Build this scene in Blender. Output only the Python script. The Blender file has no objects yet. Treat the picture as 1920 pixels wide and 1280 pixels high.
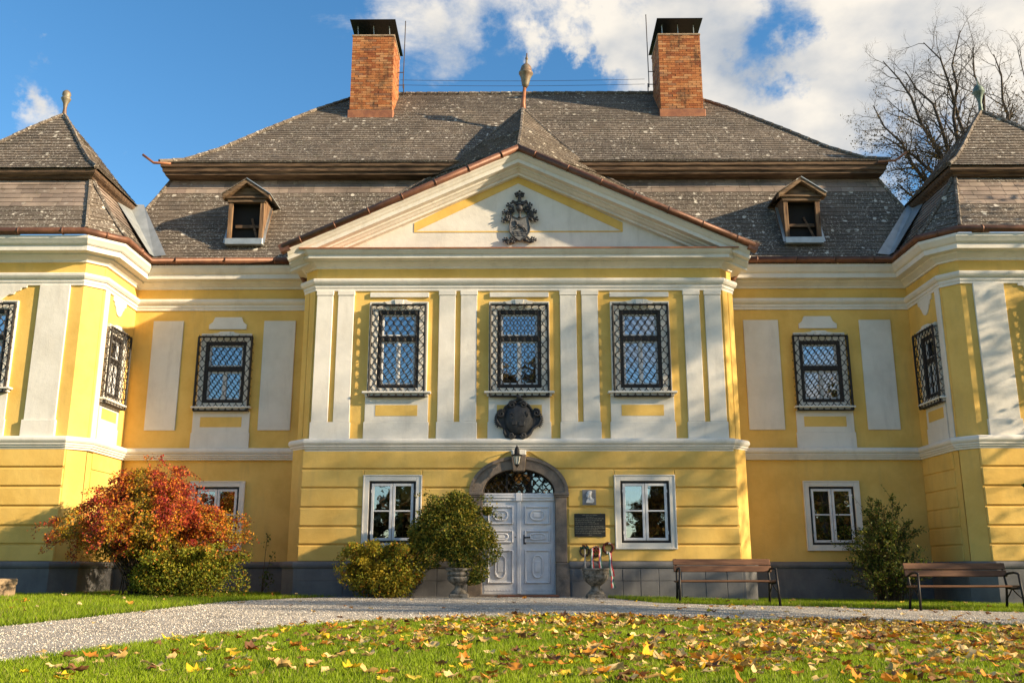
import bpy, math, random
import numpy as np
from mathutils import Vector, Matrix

RNG = random.Random(7)
NR = np.random.default_rng(11)
R = math.radians
scene = bpy.context.scene
COL = scene.collection

# ------------------------------------------------------------------ camera
FPX, CAM_D, CAM_H = 1750.0, 21.0, 0.60          # focal length in photo pixels, metres to the portal, eye height
PITCH = math.atan(425.0 / FPX)
YAW = math.atan(13.0 * math.cos(PITCH) / FPX)
cam_data = bpy.data.cameras.new('camera')
cam_data.sensor_width = 36.0
cam_data.lens = FPX / 1920.0 * 36.0
cam_data.clip_end = 2000.0
cam = bpy.data.objects.new('camera', cam_data)
cam.location = (0, -CAM_D, CAM_H)
cam.rotation_euler = (math.pi / 2 + PITCH, 0, YAW)
COL.objects.link(cam)
scene.camera = cam

# measuring helpers: turn a place measured on the photograph into metres on a plane of the building
_fw = Vector((-math.sin(YAW) * math.cos(PITCH), math.cos(YAW) * math.cos(PITCH), math.sin(PITCH)))
_rt = Vector((math.cos(YAW), math.sin(YAW), 0))
_up = _rt.cross(_fw)
_c = Vector((0, -CAM_D, CAM_H))
def ray(px, py): return _fw + _rt * ((px - 960) / FPX) + _up * ((640 - py) / FPX)
def at(px, py, Y):
    r = ray(px, py); return _c + r * ((Y + CAM_D) / r.y)
def ZP(py, Y=0.0, px=975): return at(px, py, Y).z
def XP(px, py, Y=0.0): return at(px, py, Y).x
def sstep(a, b, x):
    t = min(1, max(0, (x - a) / (b - a))); return t * t * (3 - 2 * t)
def gz(x):                                        # the ground falls gently to the right
    return 0.05 * (1 - sstep(-9, -4, x)) - 0.15 * sstep(0.5, 8, x)
def ground_at(px, py):
    z = 0.0
    for _ in range(6):
        r = ray(px, py); t = (z - CAM_H) / r.z; p = _c + r * t; z = gz(p.x)
    return p

# ------------------------------------------------------------------ sun, sky, exposure
SUN = Vector((3.0, -1.0, 1.15)).normalized()       # towards the sun
SUN_EL = math.asin(SUN.z)
SUN_AZ = math.atan2(SUN.x, SUN.y)
sl = bpy.data.lights.new('sun', 'SUN'); sl.energy = 3.7; sl.angle = R(1.0); sl.color = (1.0, 0.86, 0.66)
so = bpy.data.objects.new('sun', sl); so.rotation_euler = SUN.to_track_quat('Z', 'Y').to_euler(); so.location = (30, -20, 30)
COL.objects.link(so)

world = bpy.data.worlds.new('World'); scene.world = world; world.use_nodes = True
def build_world():
    nt = world.node_tree; N = nt.nodes; L = nt.links; N.clear()
    out = N.new('ShaderNodeOutputWorld')
    sky = N.new('ShaderNodeTexSky'); sky.sky_type = 'NISHITA'; sky.sun_disc = False
    sky.sun_elevation = SUN_EL; sky.sun_rotation = SUN_AZ
    sky.air_density = 1.0; sky.dust_density = 0.1; sky.ozone_density = 3.0; sky.altitude = 200
    bg = N.new('ShaderNodeBackground'); bg.inputs[1].default_value = 0.098
    hs = N.new('ShaderNodeHueSaturation'); hs.inputs['Saturation'].default_value = 1.25; L.new(sky.outputs[0], hs.inputs['Color']); L.new(hs.outputs[0], bg.inputs[0])
    tc = N.new('ShaderNodeTexCoord')
    mp = N.new('ShaderNodeMapping'); mp.inputs['Scale'].default_value = (1, 1, 1.7); mp.inputs['Location'].default_value = (3.1, 1.7, 0.4)
    L.new(tc.outputs['Generated'], mp.inputs[0])
    nz = N.new('ShaderNodeTexNoise'); nz.inputs['Scale'].default_value = 4.6; nz.inputs['Detail'].default_value = 12; nz.inputs['Roughness'].default_value = 0.64
    nz.inputs['Distortion'].default_value = 0.35
    L.new(mp.outputs[0], nz.inputs['Vector'])
    sep = N.new('ShaderNodeSeparateXYZ'); L.new(tc.outputs['Generated'], sep.inputs[0])
    mr = N.new('ShaderNodeMapRange'); mr.interpolation_type = 'SMOOTHSTEP'
    for i, v in ((1, -0.30), (2, 0.40), (3, -0.17), (4, 0.12)): mr.inputs[i].default_value = v
    L.new(sep.outputs[0], mr.inputs[0])
    def add(a, b):
        m = N.new('ShaderNodeMath'); m.operation = 'ADD'; L.new(a, m.inputs[0]); L.new(b, m.inputs[1]); return m.outputs[0]
    c = add(nz.outputs[0], mr.outputs[0])
    wn = N.new('ShaderNodeTexNoise'); wn.inputs['Scale'].default_value = 9.0; wn.inputs['Detail'].default_value = 8; wn.inputs['Roughness'].default_value = .62; L.new(tc.outputs['Generated'], wn.inputs['Vector'])
    ws_ = N.new('ShaderNodeVectorMath'); ws_.operation = 'MULTIPLY_ADD'; L.new(wn.outputs[1], ws_.inputs[0]); ws_.inputs[1].default_value = (.26, .26, .20); L.new(tc.outputs['Generated'], ws_.inputs[2])
    wd = N.new('ShaderNodeVectorMath'); wd.operation = 'SUBTRACT'; L.new(ws_.outputs[0], wd.inputs[0]); wd.inputs[1].default_value = (.13, .13, .10)
    # banks and holes of the cloud cover, as directions in the sky
    for px, py, r, amp in ((880, 10, .17, .26), (690, 0, .13, .20), (1095, 95, .045, .22), (1260, 40, .16, .14), (1480, 240, .24, .16), (1800, 120, .24, .16), (1650, 180, .2, .08),
                           (1450, 90, .08, -.20), (1530, 45, .08, -.20), (1735, 295, .09, -.34), (1010, 130, .08, -.16), (1060, 50, .06, .14), (85, 195, .045, .20), (20, 85, .05, .24), (240, 350, .07, .30), (20, 245, .07, .28), (560, 60, .08, .12), (450, 150, .35, -.10)):
        d = ray(px, py).normalized()
        vm = N.new('ShaderNodeVectorMath'); vm.operation = 'DISTANCE'; L.new(wd.outputs[0], vm.inputs[0]); vm.inputs[1].default_value = d
        m2 = N.new('ShaderNodeMapRange'); m2.interpolation_type = 'SMOOTHSTEP'
        for i, v in ((1, 0.0), (2, r), (3, amp), (4, 0.0)): m2.inputs[i].default_value = v
        L.new(vm.outputs['Value'], m2.inputs[0]); c = add(c, m2.outputs[0])
    al = N.new('ShaderNodeMapRange'); al.interpolation_type = 'SMOOTHSTEP'
    for i, v in ((1, 0.455), (2, 0.70), (3, 0.0), (4, 0.97)): al.inputs[i].default_value = v
    L.new(c, al.inputs[0])
    n2 = N.new('ShaderNodeTexNoise'); n2.inputs['Scale'].default_value = 8.0; n2.inputs['Detail'].default_value = 9
    L.new(mp.outputs[0], n2.inputs['Vector'])
    cr = N.new('ShaderNodeValToRGB'); cr.color_ramp.elements[0].position = 0.34; cr.color_ramp.elements[0].color = (0.42, 0.50, 0.63, 1)
    cr.color_ramp.elements[1].position = 0.60; cr.color_ramp.elements[1].color = (0.89, 0.89, 0.885, 1)
    L.new(n2.outputs[0], cr.inputs[0])
    bc = N.new('ShaderNodeBackground'); bc.inputs[1].default_value = 0.41; L.new(cr.outputs[0], bc.inputs[0])
    mx = N.new('ShaderNodeMixShader'); L.new(al.outputs[0], mx.inputs[0]); L.new(bg.outputs[0], mx.inputs[1]); L.new(bc.outputs[0], mx.inputs[2])
    L.new(mx.outputs[0], out.inputs[0])
build_world()
scene.view_settings.view_transform = 'Standard'
scene.view_settings.look = 'None'
scene.view_settings.exposure = 1.40
scene.view_settings.gamma = 1.0
scene.view_settings.use_white_balance = True
scene.view_settings.white_balance_temperature = 7500
scene.view_settings.use_curve_mapping = False
scene.cycles.max_bounces = 5
scene.cycles.diffuse_bounces = 3
scene.cycles.glossy_bounces = 2
scene.cycles.transmission_bounces = 2
scene.cycles.transparent_max_bounces = 6
scene.cycles.use_denoising = True

# ------------------------------------------------------------------ materials
def ramp(N, stops):
    cr = N.new('ShaderNodeValToRGB'); e = cr.color_ramp.elements
    while len(e) < len(stops): e.new(0.5)
    for k, (p, c) in enumerate(stops): e[k].position = p; e[k].color = (*c, 1)
    return cr
def new_mat(name):
    m = bpy.data.materials.new(name); m.use_nodes = True
    nt = m.node_tree; b = nt.nodes['Principled BSDF']
    return m, nt, nt.nodes, nt.links, b
def noise(N, L, vec, scale, detail=5, rough=0.6, dist=0.0):
    n = N.new('ShaderNodeTexNoise'); n.inputs['Scale'].default_value = scale; n.inputs['Detail'].default_value = detail
    n.inputs['Roughness'].default_value = rough; n.inputs['Distortion'].default_value = dist
    L.new(vec, n.inputs['Vector']); return n.outputs[0]
def mixc(N, L, fac, a, b, mode='MIX'):
    m = N.new('ShaderNodeMix'); m.data_type = 'RGBA'; m.blend_type = mode
    for s, v in ((m.inputs[0], fac), (m.inputs[6], a), (m.inputs[7], b)):
        if hasattr(v, 'is_linked'): L.new(v, s)
        elif isinstance(v, (int, float)): s.default_value = v
        else: s.default_value = (*v, 1)
    return m.outputs[2]
def mrange(N, L, v, a, b, c, d, smooth=True):
    m = N.new('ShaderNodeMapRange'); m.interpolation_type = 'SMOOTHSTEP' if smooth else 'LINEAR'
    for i, x in ((1, a), (2, b), (3, c), (4, d)): m.inputs[i].default_value = x
    L.new(v, m.inputs[0]); return m.outputs[0]
def bumped(N, L, b, h, strength, dist=0.02):
    bp = N.new('ShaderNodeBump'); bp.inputs['Strength'].default_value = strength; bp.inputs['Distance'].default_value = dist
    L.new(h, bp.inputs['Height']); L.new(bp.outputs[0], b.inputs['Normal'])
def pos(N): return N.new('ShaderNodeNewGeometry').outputs['Position']
def stretch(N, L, vec, s):
    mp = N.new('ShaderNodeMapping'); mp.inputs['Scale'].default_value = s; L.new(vec, mp.inputs[0]); return mp.outputs[0]

def m_plain(name, c1, c2=None, scale=6, rough=0.7, bump=0.0, bscale=60, metal=0.0, spec=0.4, stretchv=None):
    m, nt, N, L, b = new_mat(name)
    p = pos(N)
    if stretchv: p = stretch(N, L, p, stretchv)
    if c2: L.new(mixc(N, L, mrange(N, L, noise(N, L, p, scale), .35, .68, 0, 1), c1, c2), b.inputs['Base Color'])
    else: b.inputs['Base Color'].default_value = (*c1, 1)
    b.inputs['Roughness'].default_value = rough; b.inputs['Metallic'].default_value = metal; b.inputs['Specular IOR Level'].default_value = spec
    if bump: bumped(N, L, b, noise(N, L, p, bscale, 4), bump)
    return m
def m_stucco(name, c, dark, stain, dirt_low=0.0):
    m, nt, N, L, b = new_mat(name)
    p = pos(N)
    n1 = mrange(N, L, noise(N, L, p, 1.3, 6, .62), .38, .66, 0, 1)
    n2 = mrange(N, L, noise(N, L, stretch(N, L, p, (2.0, 2.0, .38)), 1.7, 6, .65), .50, .76, 0, .5)
    n3 = mrange(N, L, noise(N, L, p, 9, 5, .65), .56, .72, 0, .35)
    col = mixc(N, L, n1, c, dark); col = mixc(N, L, n2, col, stain); col = mixc(N, L, n3, col, dark)
    L.new(col, b.inputs['Base Color'])
    b.inputs['Roughness'].default_value = 0.85; b.inputs['Specular IOR Level'].default_value = 0.2
    a = noise(N, L, p, 55, 4); c2 = noise(N, L, p, 4.5, 3)
    mm = N.new('ShaderNodeMath'); mm.operation = 'MULTIPLY_ADD'; L.new(c2, mm.inputs[0]); mm.inputs[1].default_value = 2.2; L.new(a, mm.inputs[2])
    bumped(N, L, b, mm.outputs[0], 0.28, 0.012)
    return m
def rnd_value(N, L):                               # one random number per piece, whether it is an object or an island of a mesh
    g = N.new('ShaderNodeNewGeometry'); oi = N.new('ShaderNodeObjectInfo')
    a = N.new('ShaderNodeMath'); a.operation = 'ADD'; L.new(g.outputs['Random Per Island'], a.inputs[0]); L.new(oi.outputs['Random'], a.inputs[1])
    f = N.new('ShaderNodeMath'); f.operation = 'FRACT'; L.new(a.outputs[0], f.inputs[0]); return f.outputs[0]
def m_slate(name, tones, lichen=1.0):
    m, nt, N, L, b = new_mat(name)
    p = pos(N); r = rnd_value(N, L)
    cr = ramp(N, [(k / (len(tones) - 1), t) for k, t in enumerate(tones)]); L.new(r, cr.inputs[0])
    big = mrange(N, L, noise(N, L, p, .55, 4), .4, .65, 0, .55)
    col = mixc(N, L, big, cr.outputs[0], (0.075, 0.062, 0.052))
    moss = mrange(N, L, noise(N, L, p, 2.2, 6, .7), .56, .74, 0, .5)
    col = mixc(N, L, moss, col, (0.11, 0.10, 0.055))
    v = N.new('ShaderNodeTexVoronoi'); v.inputs['Scale'].default_value = 5.0; v.inputs['Randomness'].default_value = 1.0
    wp = N.new('ShaderNodeVectorMath'); wp.operation = 'ADD'
    nv = N.new('ShaderNodeTexNoise'); nv.inputs['Scale'].default_value = 11; L.new(p, nv.inputs['Vector'])
    sc = N.new('ShaderNodeVectorMath'); sc.operation = 'SCALE'; sc.inputs['Scale'].default_value = .12; L.new(nv.outputs[1], sc.inputs[0])
    L.new(p, wp.inputs[0]); L.new(sc.outputs[0], wp.inputs[1]); L.new(wp.outputs[0], v.inputs['Vector'])
    sp_ = N.new('ShaderNodeSeparateColor'); L.new(v.outputs['Color'], sp_.inputs[0])
    thr = N.new('ShaderNodeMath'); thr.operation = 'MULTIPLY_ADD'; L.new(sp_.outputs[0], thr.inputs[0]); thr.inputs[1].default_value = -.42; L.new(v.outputs['Distance'], thr.inputs[2])
    spot = mrange(N, L, thr.outputs[0], -.16, -.08, 1, 0)
    gate = mrange(N, L, noise(N, L, p, 1.5, 5, .6), .36, .52, .25 * lichen, 1.0 * lichen)
    fine = mrange(N, L, noise(N, L, p, 22, 4, .7), .55, .63, 0, .75 * lichen)
    mm = N.new('ShaderNodeMath'); mm.operation = 'MULTIPLY'; L.new(spot, mm.inputs[0]); L.new(gate, mm.inputs[1])
    mx = N.new('ShaderNodeMath'); mx.operation = 'MAXIMUM'; L.new(mm.outputs[0], mx.inputs[0])
    fg = N.new('ShaderNodeMath'); fg.operation = 'MULTIPLY'; L.new(fine, fg.inputs[0]); L.new(gate, fg.inputs[1]); L.new(fg.outputs[0], mx.inputs[1])
    col = mixc(N, L, mx.outputs[0], col, (0.60, 0.55, 0.47))
    L.new(col, b.inputs['Base Color']); b.inputs['Roughness'].default_value = .82; b.inputs['Specular IOR Level'].default_value = .25
    bumped(N, L, b, noise(N, L, p, 45, 5), .45, .01)
    return m
def m_brick(name):
    m, nt, N, L, b = new_mat(name)
    p = pos(N); r = rnd_value(N, L)
    cr = ramp(N, [(0, (.25, .075, .035)), (.3, (.38, .13, .05)), (.6, (.46, .18, .07)), (.85, (.50, .25, .12)), (1, (.20, .09, .06))]); L.new(r, cr.inputs[0])
    soot = mrange(N, L, noise(N, L, stretch(N, L, p, (1.6, 1.6, .45)), 1.5, 6, .65), .49, .70, 0, .85)
    col = mixc(N, L, soot, cr.outputs[0], (.07, .045, .03))
    col = mixc(N, L, mrange(N, L, noise(N, L, p, 14, 5), .5, .7, 0, .4), col, (.60, .30, .14))
    L.new(col, b.inputs['Base Color']); b.inputs['Roughness'].default_value = .9; b.inputs['Specular IOR Level'].default_value = .2
    bumped(N, L, b, noise(N, L, p, 50, 4), .5, .01)
    return m
def m_foliage(name, trans=0.35, rough=.6):
    m, nt, N, L, b = new_mat(name)
    at_ = N.new('ShaderNodeAttribute'); at_.attribute_name = 'col'
    L.new(at_.outputs['Color'], b.inputs['Base Color']); b.inputs['Roughness'].default_value = rough; b.inputs['Specular IOR Level'].default_value = .25
    t = N.new('ShaderNodeBsdfTranslucent'); L.new(at_.outputs['Color'], t.inputs[0])
    mx = N.new('ShaderNodeMixShader'); mx.inputs[0].default_value = trans
    L.new(b.outputs[0], mx.inputs[1]); L.new(t.outputs[0], mx.inputs[2]); L.new(mx.outputs[0], N['Material Output'].inputs[0])
    return m
def m_leaf(name, stops):                            # a single fallen leaf: tone by object, veins and blotches by noise
    m, nt, N, L, b = new_mat(name)
    p = pos(N); r = rnd_value(N, L)
    cr = ramp(N, stops); L.new(r, cr.inputs[0])
    col = mixc(N, L, mrange(N, L, noise(N, L, p, 22, 4), .5, .72, 0, .6), cr.outputs[0], tuple(x * .5 for x in stops[0][1]))
    L.new(col, b.inputs['Base Color']); b.inputs['Roughness'].default_value = .65; b.inputs['Specular IOR Level'].default_value = .25
    t = N.new('ShaderNodeBsdfTranslucent'); L.new(col, t.inputs[0])
    mx = N.new('ShaderNodeMixShader'); mx.inputs[0].default_value = .2
    L.new(b.outputs[0], mx.inputs[1]); L.new(t.outputs[0], mx.inputs[2]); L.new(mx.outputs[0], N['Material Output'].inputs[0])
    return m
def m_glass(name, refl=.23):
    m, nt, N, L, b = new_mat(name)
    g = N.new('ShaderNodeBsdfGlossy'); g.inputs['Roughness'].default_value = .015; g.inputs['Color'].default_value = (.92, .95, 1, 1)
    t = N.new('ShaderNodeBsdfTransparent'); t.inputs[0].default_value = (.72, .76, .78, 1)
    lw = N.new('ShaderNodeLayerWeight'); lw.inputs[0].default_value = .45
    f = mrange(N, L, lw.outputs['Fresnel'], 0, 1, refl, 1, False)
    p = pos(N); bp = N.new('ShaderNodeBump'); bp.inputs['Strength'].default_value = .06; bp.inputs['Distance'].default_value = .02
    L.new(noise(N, L, p, 2.6, 2), bp.inputs['Height']); L.new(bp.outputs[0], g.inputs['Normal'])
    mx = N.new('ShaderNodeMixShader'); L.new(f, mx.inputs[0]); L.new(t.outputs[0], mx.inputs[1]); L.new(g.outputs[0], mx.inputs[2])
    L.new(mx.outputs[0], N['Material Output'].inputs[0])
    return m
def m_wood(name, c1, c2, axis='x', rough=.7, scale=3.0):
    m, nt, N, L, b = new_mat(name)
    s = {'x': (.8, 9, 9), 'y': (9, .8, 9), 'z': (9, 9, .8)}[axis]
    p = stretch(N, L, pos(N), s); r = rnd_value(N, L)
    n = noise(N, L, p, scale, 6, .65, .4)
    col = mixc(N, L, mrange(N, L, n, .35, .66, 0, 1), c1, c2)
    col = mixc(N, L, mrange(N, L, r, 0, 1, 0, .35, False), col, tuple(x * .55 for x in c1))
    L.new(col, b.inputs['Base Color']); b.inputs['Roughness'].default_value = rough; b.inputs['Specular IOR Level'].default_value = .3
    bumped(N, L, b, n, .4, .008)
    return m

M = {}
M['yellow'] = m_stucco('yellow_stucco', (.80, .52, .15), (.71, .44, .115), (.58, .385, .135))
M['white'] = m_stucco('white_stucco', (.76, .72, .65), (.68, .64, .57), (.53, .49, .43))
M['cream'] = m_stucco('cream_stucco', (.76, .66, .42), (.70, .58, .34), (.58, .48, .30))
M['plinth'] = m_stucco('grey_plinth', (.165, .163, .165), (.125, .124, .127), (.24, .235, .225))
M['slate'] = m_slate('roof_slate', [(.105, .084, .066), (.155, .122, .095), (.125, .098, .078), (.18, .142, .11), (.115, .094, .078)])
M['slate_new'] = m_slate('newer_slate', [(.27, .20, .165), (.34, .26, .21), (.23, .175, .145), (.38, .29, .23), (.30, .235, .195)], .3)
M['underlay'] = m_plain('roof_boarding', (.04, .035, .03), rough=.9)
M['brick'] = m_brick('chimney_brick')
M['mortar'] = m_plain('mortar', (.42, .31, .22), (.26, .18, .12), 9, .95, .4)
M['gutter'] = m_plain('brown_gutter', (.19, .082, .047), (.12, .052, .033), 5, .5, .12, 30, .25)
M['copper'] = m_plain('copper_flashing', (.40, .16, .075), (.26, .10, .055), 4, .5, .1, 30, .2)
M['zinc'] = m_plain('zinc_sheet', (.42, .45, .46), (.32, .35, .36), 3, .42, .06, 12, .45)
M['fascia'] = m_wood('weathered_fascia', (.055, .033, .022), (.22, .135, .08), 'x', .85, 2.2)
M['fascia_y'] = m_wood('weathered_fascia_side', (.055, .033, .022), (.22, .135, .08), 'y', .85, 2.2)
M['dormwood'] = m_wood('dormer_wood', (.09, .045, .026), (.33, .20, .11), 'z', .85, 2.0)
M['dormwood_x'] = m_wood('dormer_board', (.08, .046, .028), (.30, .195, .115), 'x', .85, 2.0)
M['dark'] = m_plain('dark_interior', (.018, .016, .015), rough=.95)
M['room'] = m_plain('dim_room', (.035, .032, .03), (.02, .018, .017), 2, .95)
M['iron'] = m_plain('black_iron', (.012, .011, .011), (.03, .024, .02), 20, .55, .1, 80, .2)
M['frame'] = m_plain('black_window_frame', (.018, .014, .013), (.03, .024, .02), 12, .5)
M['paint'] = m_plain('white_window_paint', (.72, .72, .72), (.60, .60, .61), 7, .45, .05)
M['door'] = m_plain('grey_white_door_paint', (.78, .77, .78), (.68, .67, .68), 5, .45, .12, 40)
M['stone'] = m_plain('portal_sandstone', (.26, .20, .155), (.155, .122, .098), 5, .9, .55, 45)
M['oldstone'] = m_plain('lichen_stone', (.30, .26, .21), (.07, .062, .045), 11, .95, .8, 50)
M['blackstone'] = m_plain('blackened_stone', (.020, .021, .024), (.04, .04, .042), 9, .62, .35, 40)
M['lead'] = m_plain('grey_carved_relief', (.025, .026, .03), (.075, .075, .08), 7, .6, .3, 50)
M['shieldface'] = m_plain('worn_shield_face', (.17, .17, .17), (.11, .11, .112), 12, .7, .3)
M['glass'] = m_glass('window_glass')
M['lampglass'] = m_plain('frosted_lamp_glass', (.62, .60, .52), rough=.25)
M['finial'] = m_plain('finial_metal', (.24, .21, .15), (.17, .10, .065), 4, .55, .2, 30, .3)
M['finial_green'] = m_plain('finial_verdigris', (.16, .22, .19), (.10, .14, .12), 6, .6, .2, 30, .3)
M['capsheet'] = m_plain('black_sheet_metal', (.012, .013, .016), rough=.45, metal=.3)
M['rod'] = m_plain('lightning_rod_metal', (.10, .075, .06), rough=.5, metal=.5)
M['benchwood'] = m_wood('bench_wood', (.13, .058, .030), (.23, .11, .055), 'x', .55, 3.5)
M['plaque'] = m_plain('dark_plaque', (.022, .021, .018), (.03, .028, .024), 10, .35)
M['plaquetext'] = m_plain('plaque_lettering', (.27, .25, .19), rough=.5)
M['plate'] = m_plain('grey_plate', (.25, .25, .255), (.20, .20, .205), 9, .7, .2)
M['marble'] = m_plain('pale_marble', (.66, .66, .66), (.52, .52, .53), 12, .6, .3)
M['redstep'] = m_plain('red_step', (.36, .12, .06), (.24, .11, .065), 6, .85, .4)
M['tan'] = m_plain('tan_stone', (.34, .245, .15), (.26, .18, .11), 5, .9, .4)
M['bark'] = m_plain('bark', (.075, .055, .04), (.04, .03, .023), 6, .95, .5, 25)
M['twig'] = m_plain('dark_twig', (.085, .065, .05), (.05, .038, .03), 6, .9)
M['redtwig'] = m_plain('shrub_stem', (.10, .06, .035), (.055, .035, .022), 8, .9)
M['foliage'] = m_foliage('foliage')
M['grass'] = m_foliage('grass_blades', .45, .55)
M['gravelstone'] = m_foliage('gravel_stones', 0.0, .9)
M['rib_red'] = m_plain('red_ribbon', (.55, .04, .045), rough=.45)
M['rib_white'] = m_plain('white_ribbon', (.58, .57, .56), rough=.45)
M['rib_green'] = m_plain('green_ribbon', (.03, .13, .085), rough=.45)
M['wicker'] = m_plain('wicker', (.15, .085, .05), (.07, .04, .025), 30, .9, .8, 90)
M['dryred'] = m_plain('dried_red_flowers', (.16, .03, .02), (.08, .025, .015), 30, .9, .9, 80)
M['teal'] = m_plain('dark_green_sprig', (.015, .09, .07), (.01, .05, .035), 30, .8, .8, 80)

# ------------------------------------------------------------------ mesh helpers
FRONT = lambda Y: (Vector((0, Y, 0)), Vector((1, 0, 0)), Vector((0, -1, 0)))
class MB:
    def __init__(s, fr=None): s.v = []; s.f = []; s.m = []; s.fr = fr
    def P(s, p):
        if s.fr is None: return tuple(p)
        o, u, n = s.fr; q = o + u * p[0] + n * p[1]; return (q.x, q.y, q.z + p[2])
    def add(s, verts, faces, mi=0):
        k = len(s.v); s.v += [s.P(p) for p in verts]
        for f in faces: s.f.append(tuple(i + k for i in f)); s.m.append(mi)
    def box(s, a0, a1, b0, b1, c0, c1, mi=0):
        s.add([(a0, b0, c0), (a1, b0, c0), (a1, b1, c0), (a0, b1, c0), (a0, b0, c1), (a1, b0, c1), (a1, b1, c1), (a0, b1, c1)],
              [(0, 3, 2, 1), (4, 5, 6, 7), (0, 1, 5, 4), (1, 2, 6, 5), (2, 3, 7, 6), (3, 0, 4, 7)], mi); return s
    def loft(s, A, B, mi=0, caps=True):
        n = len(A); f = [(i, (i + 1) % n, n + (i + 1) % n, n + i) for i in range(n)]
        if caps: f += [tuple(range(n - 1, -1, -1)), tuple(range(n, 2 * n))]
        s.add(list(A) + list(B), f, mi); return s
    def slab(s, poly, w0, w1, mi=0):                # polygon in (u, z) of the frame, extruded from w0 to w1
        return s.loft([(u, w0, z) for u, z in poly], [(u, w1, z) for u, z in poly], mi)
    def tube(s, pts, r, n=6, mi=0, caps=True, closed=False):
        pts = [Vector(p) for p in pts]; m = len(pts); rr = r if isinstance(r, (list, tuple)) else [r] * m
        vs = []; ref = None
        for i, p in enumerate(pts):
            d = (pts[(i + 1) % m] - pts[i - 1]) if closed else (pts[min(i + 1, m - 1)] - pts[max(i - 1, 0)])
            d.normalize()
            if ref is None: ref = Vector((0, 0, 1)) if abs(d.z) < .9 else Vector((1, 0, 0))
            a = d.cross(ref)
            if a.length < 1e-4: a = d.cross(Vector((.3, .9, .1)))
            a.normalize(); b = a.cross(d); ref = b if abs(d.dot(b)) < .99 else ref
            for k in range(n):
                t = 2 * math.pi * k / n; vs.append(p + a * (math.cos(t) * rr[i]) + b * (math.sin(t) * rr[i]))
        f = []
        for i in range(m if closed else m - 1):
            j = (i + 1) % m
            for k in range(n): f.append((i * n + k, i * n + (k + 1) % n, j * n + (k + 1) % n, j * n + k))
        if caps and not closed: f += [tuple(range(n - 1, -1, -1)), tuple(range((m - 1) * n, m * n))]
        s.add(vs, f, mi); return s
    def lathe(s, prof, c=(0, 0, 0), n=20, mi=0, flute=0, amp=0.0):
        vs = []; f = []
        for r, z in prof:
            for k in range(n):
                t = 2 * math.pi * k / n; q = r * (1 + (amp * math.cos(flute * t) if flute else 0))
                vs.append((c[0] + q * math.cos(t), c[1] + q * math.sin(t), c[2] + z))
        for i in range(len(prof) - 1):
            for k in range(n): f.append((i * n + k, i * n + (k + 1) % n, (i + 1) * n + (k + 1) % n, (i + 1) * n + k))
        f += [tuple(range(n - 1, -1, -1)), tuple(range((len(prof) - 1) * n, len(prof) * n))]
        s.add(vs, f, mi); return s
    def sweep(s, prof, path, mi=0, caps=True):      # mouldings: (out, z) profile carried along a plan path with mitred corners
        pts = [Vector((p[0], p[1])) for p in path]; n = len(prof); ms = []
        for i in range(len(pts)):
            ns = []
            if i > 0: d = (pts[i] - pts[i - 1]).normalized(); ns.append(Vector((d.y, -d.x)))
            if i < len(pts) - 1: d = (pts[i + 1] - pts[i]).normalized(); ns.append(Vector((d.y, -d.x)))
            ms.append(ns[0] if len(ns) == 1 else (ns[0] + ns[1]) / (1 + ns[0].dot(ns[1])))
        base = len(s.v)
        for p, m in zip(pts, ms):
            for o, z in prof: q = p + m * o; s.v.append((q.x, q.y, z))
        for i in range(len(pts) - 1):
            for k in range(n - 1):
                a = base + i * n + k; s.f.append((a, a + n, a + n + 1, a + 1)); s.m.append(mi[k] if isinstance(mi, (list, tuple)) else mi)
        if caps:
            mm = mi[0] if isinstance(mi, (list, tuple)) else mi
            s.f.append(tuple(base + k for k in range(n))); s.m.append(mm)
            e = base + (len(pts) - 1) * n; s.f.append(tuple(e + k for k in range(n - 1, -1, -1))); s.m.append(mm)
        return s
    def build(s, name, mats, parent=None, smooth=False, bevel=0.0, kind=None, loc=None, rot=None, seg=1):
        me = bpy.data.meshes.new(name); me.from_pydata(s.v, [], s.f)
        if not isinstance(mats, (list, tuple)): mats = [mats]
        for m in mats: me.materials.append(m)
        if len(mats) > 1: me.polygons.foreach_set('material_index', s.m)
        if smooth: me.polygons.foreach_set('use_smooth', [True] * len(me.polygons))
        me.update()
        o = bpy.data.objects.new(name, me); COL.objects.link(o)
        if parent is not None: o.parent = parent
        if loc is not None: o.location = loc
        if rot is not None: o.rotation_euler = rot
        if bevel:
            bv = o.modifiers.new('bevel', 'BEVEL'); bv.width = bevel; bv.segments = seg; bv.limit_method = 'ANGLE'; bv.angle_limit = R(40)
        if kind: o['kind'] = kind
        return o
def np_mesh(name, verts, quads, mat, parent=None, col=None, kind=None, tri=False, loc=None):
    me = bpy.data.meshes.new(name); nv = len(verts); nf = len(quads); w = quads.shape[1]
    me.vertices.add(nv); me.vertices.foreach_set('co', np.asarray(verts, np.float32).ravel())
    me.loops.add(nf * w); me.loops.foreach_set('vertex_index', np.asarray(quads, np.int32).ravel())
    me.polygons.add(nf); me.polygons.foreach_set('loop_start', np.arange(0, nf * w, w, dtype=np.int32))
    me.polygons.foreach_set('loop_total', np.full(nf, w, np.int32))
    if col is not None:
        a = me.color_attributes.new('col', 'FLOAT_COLOR', 'POINT')
        c4 = np.ones((nv, 4), np.float32); c4[:, :3] = col; a.data.foreach_set('color', c4.ravel())
    me.materials.append(mat); me.update(calc_edges=True); me.validate()
    o = bpy.data.objects.new(name, me); COL.objects.link(o)
    if parent is not None: o.parent = parent
    if loc is not None: o.location = loc
    if kind: o['kind'] = kind
    return o
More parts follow.
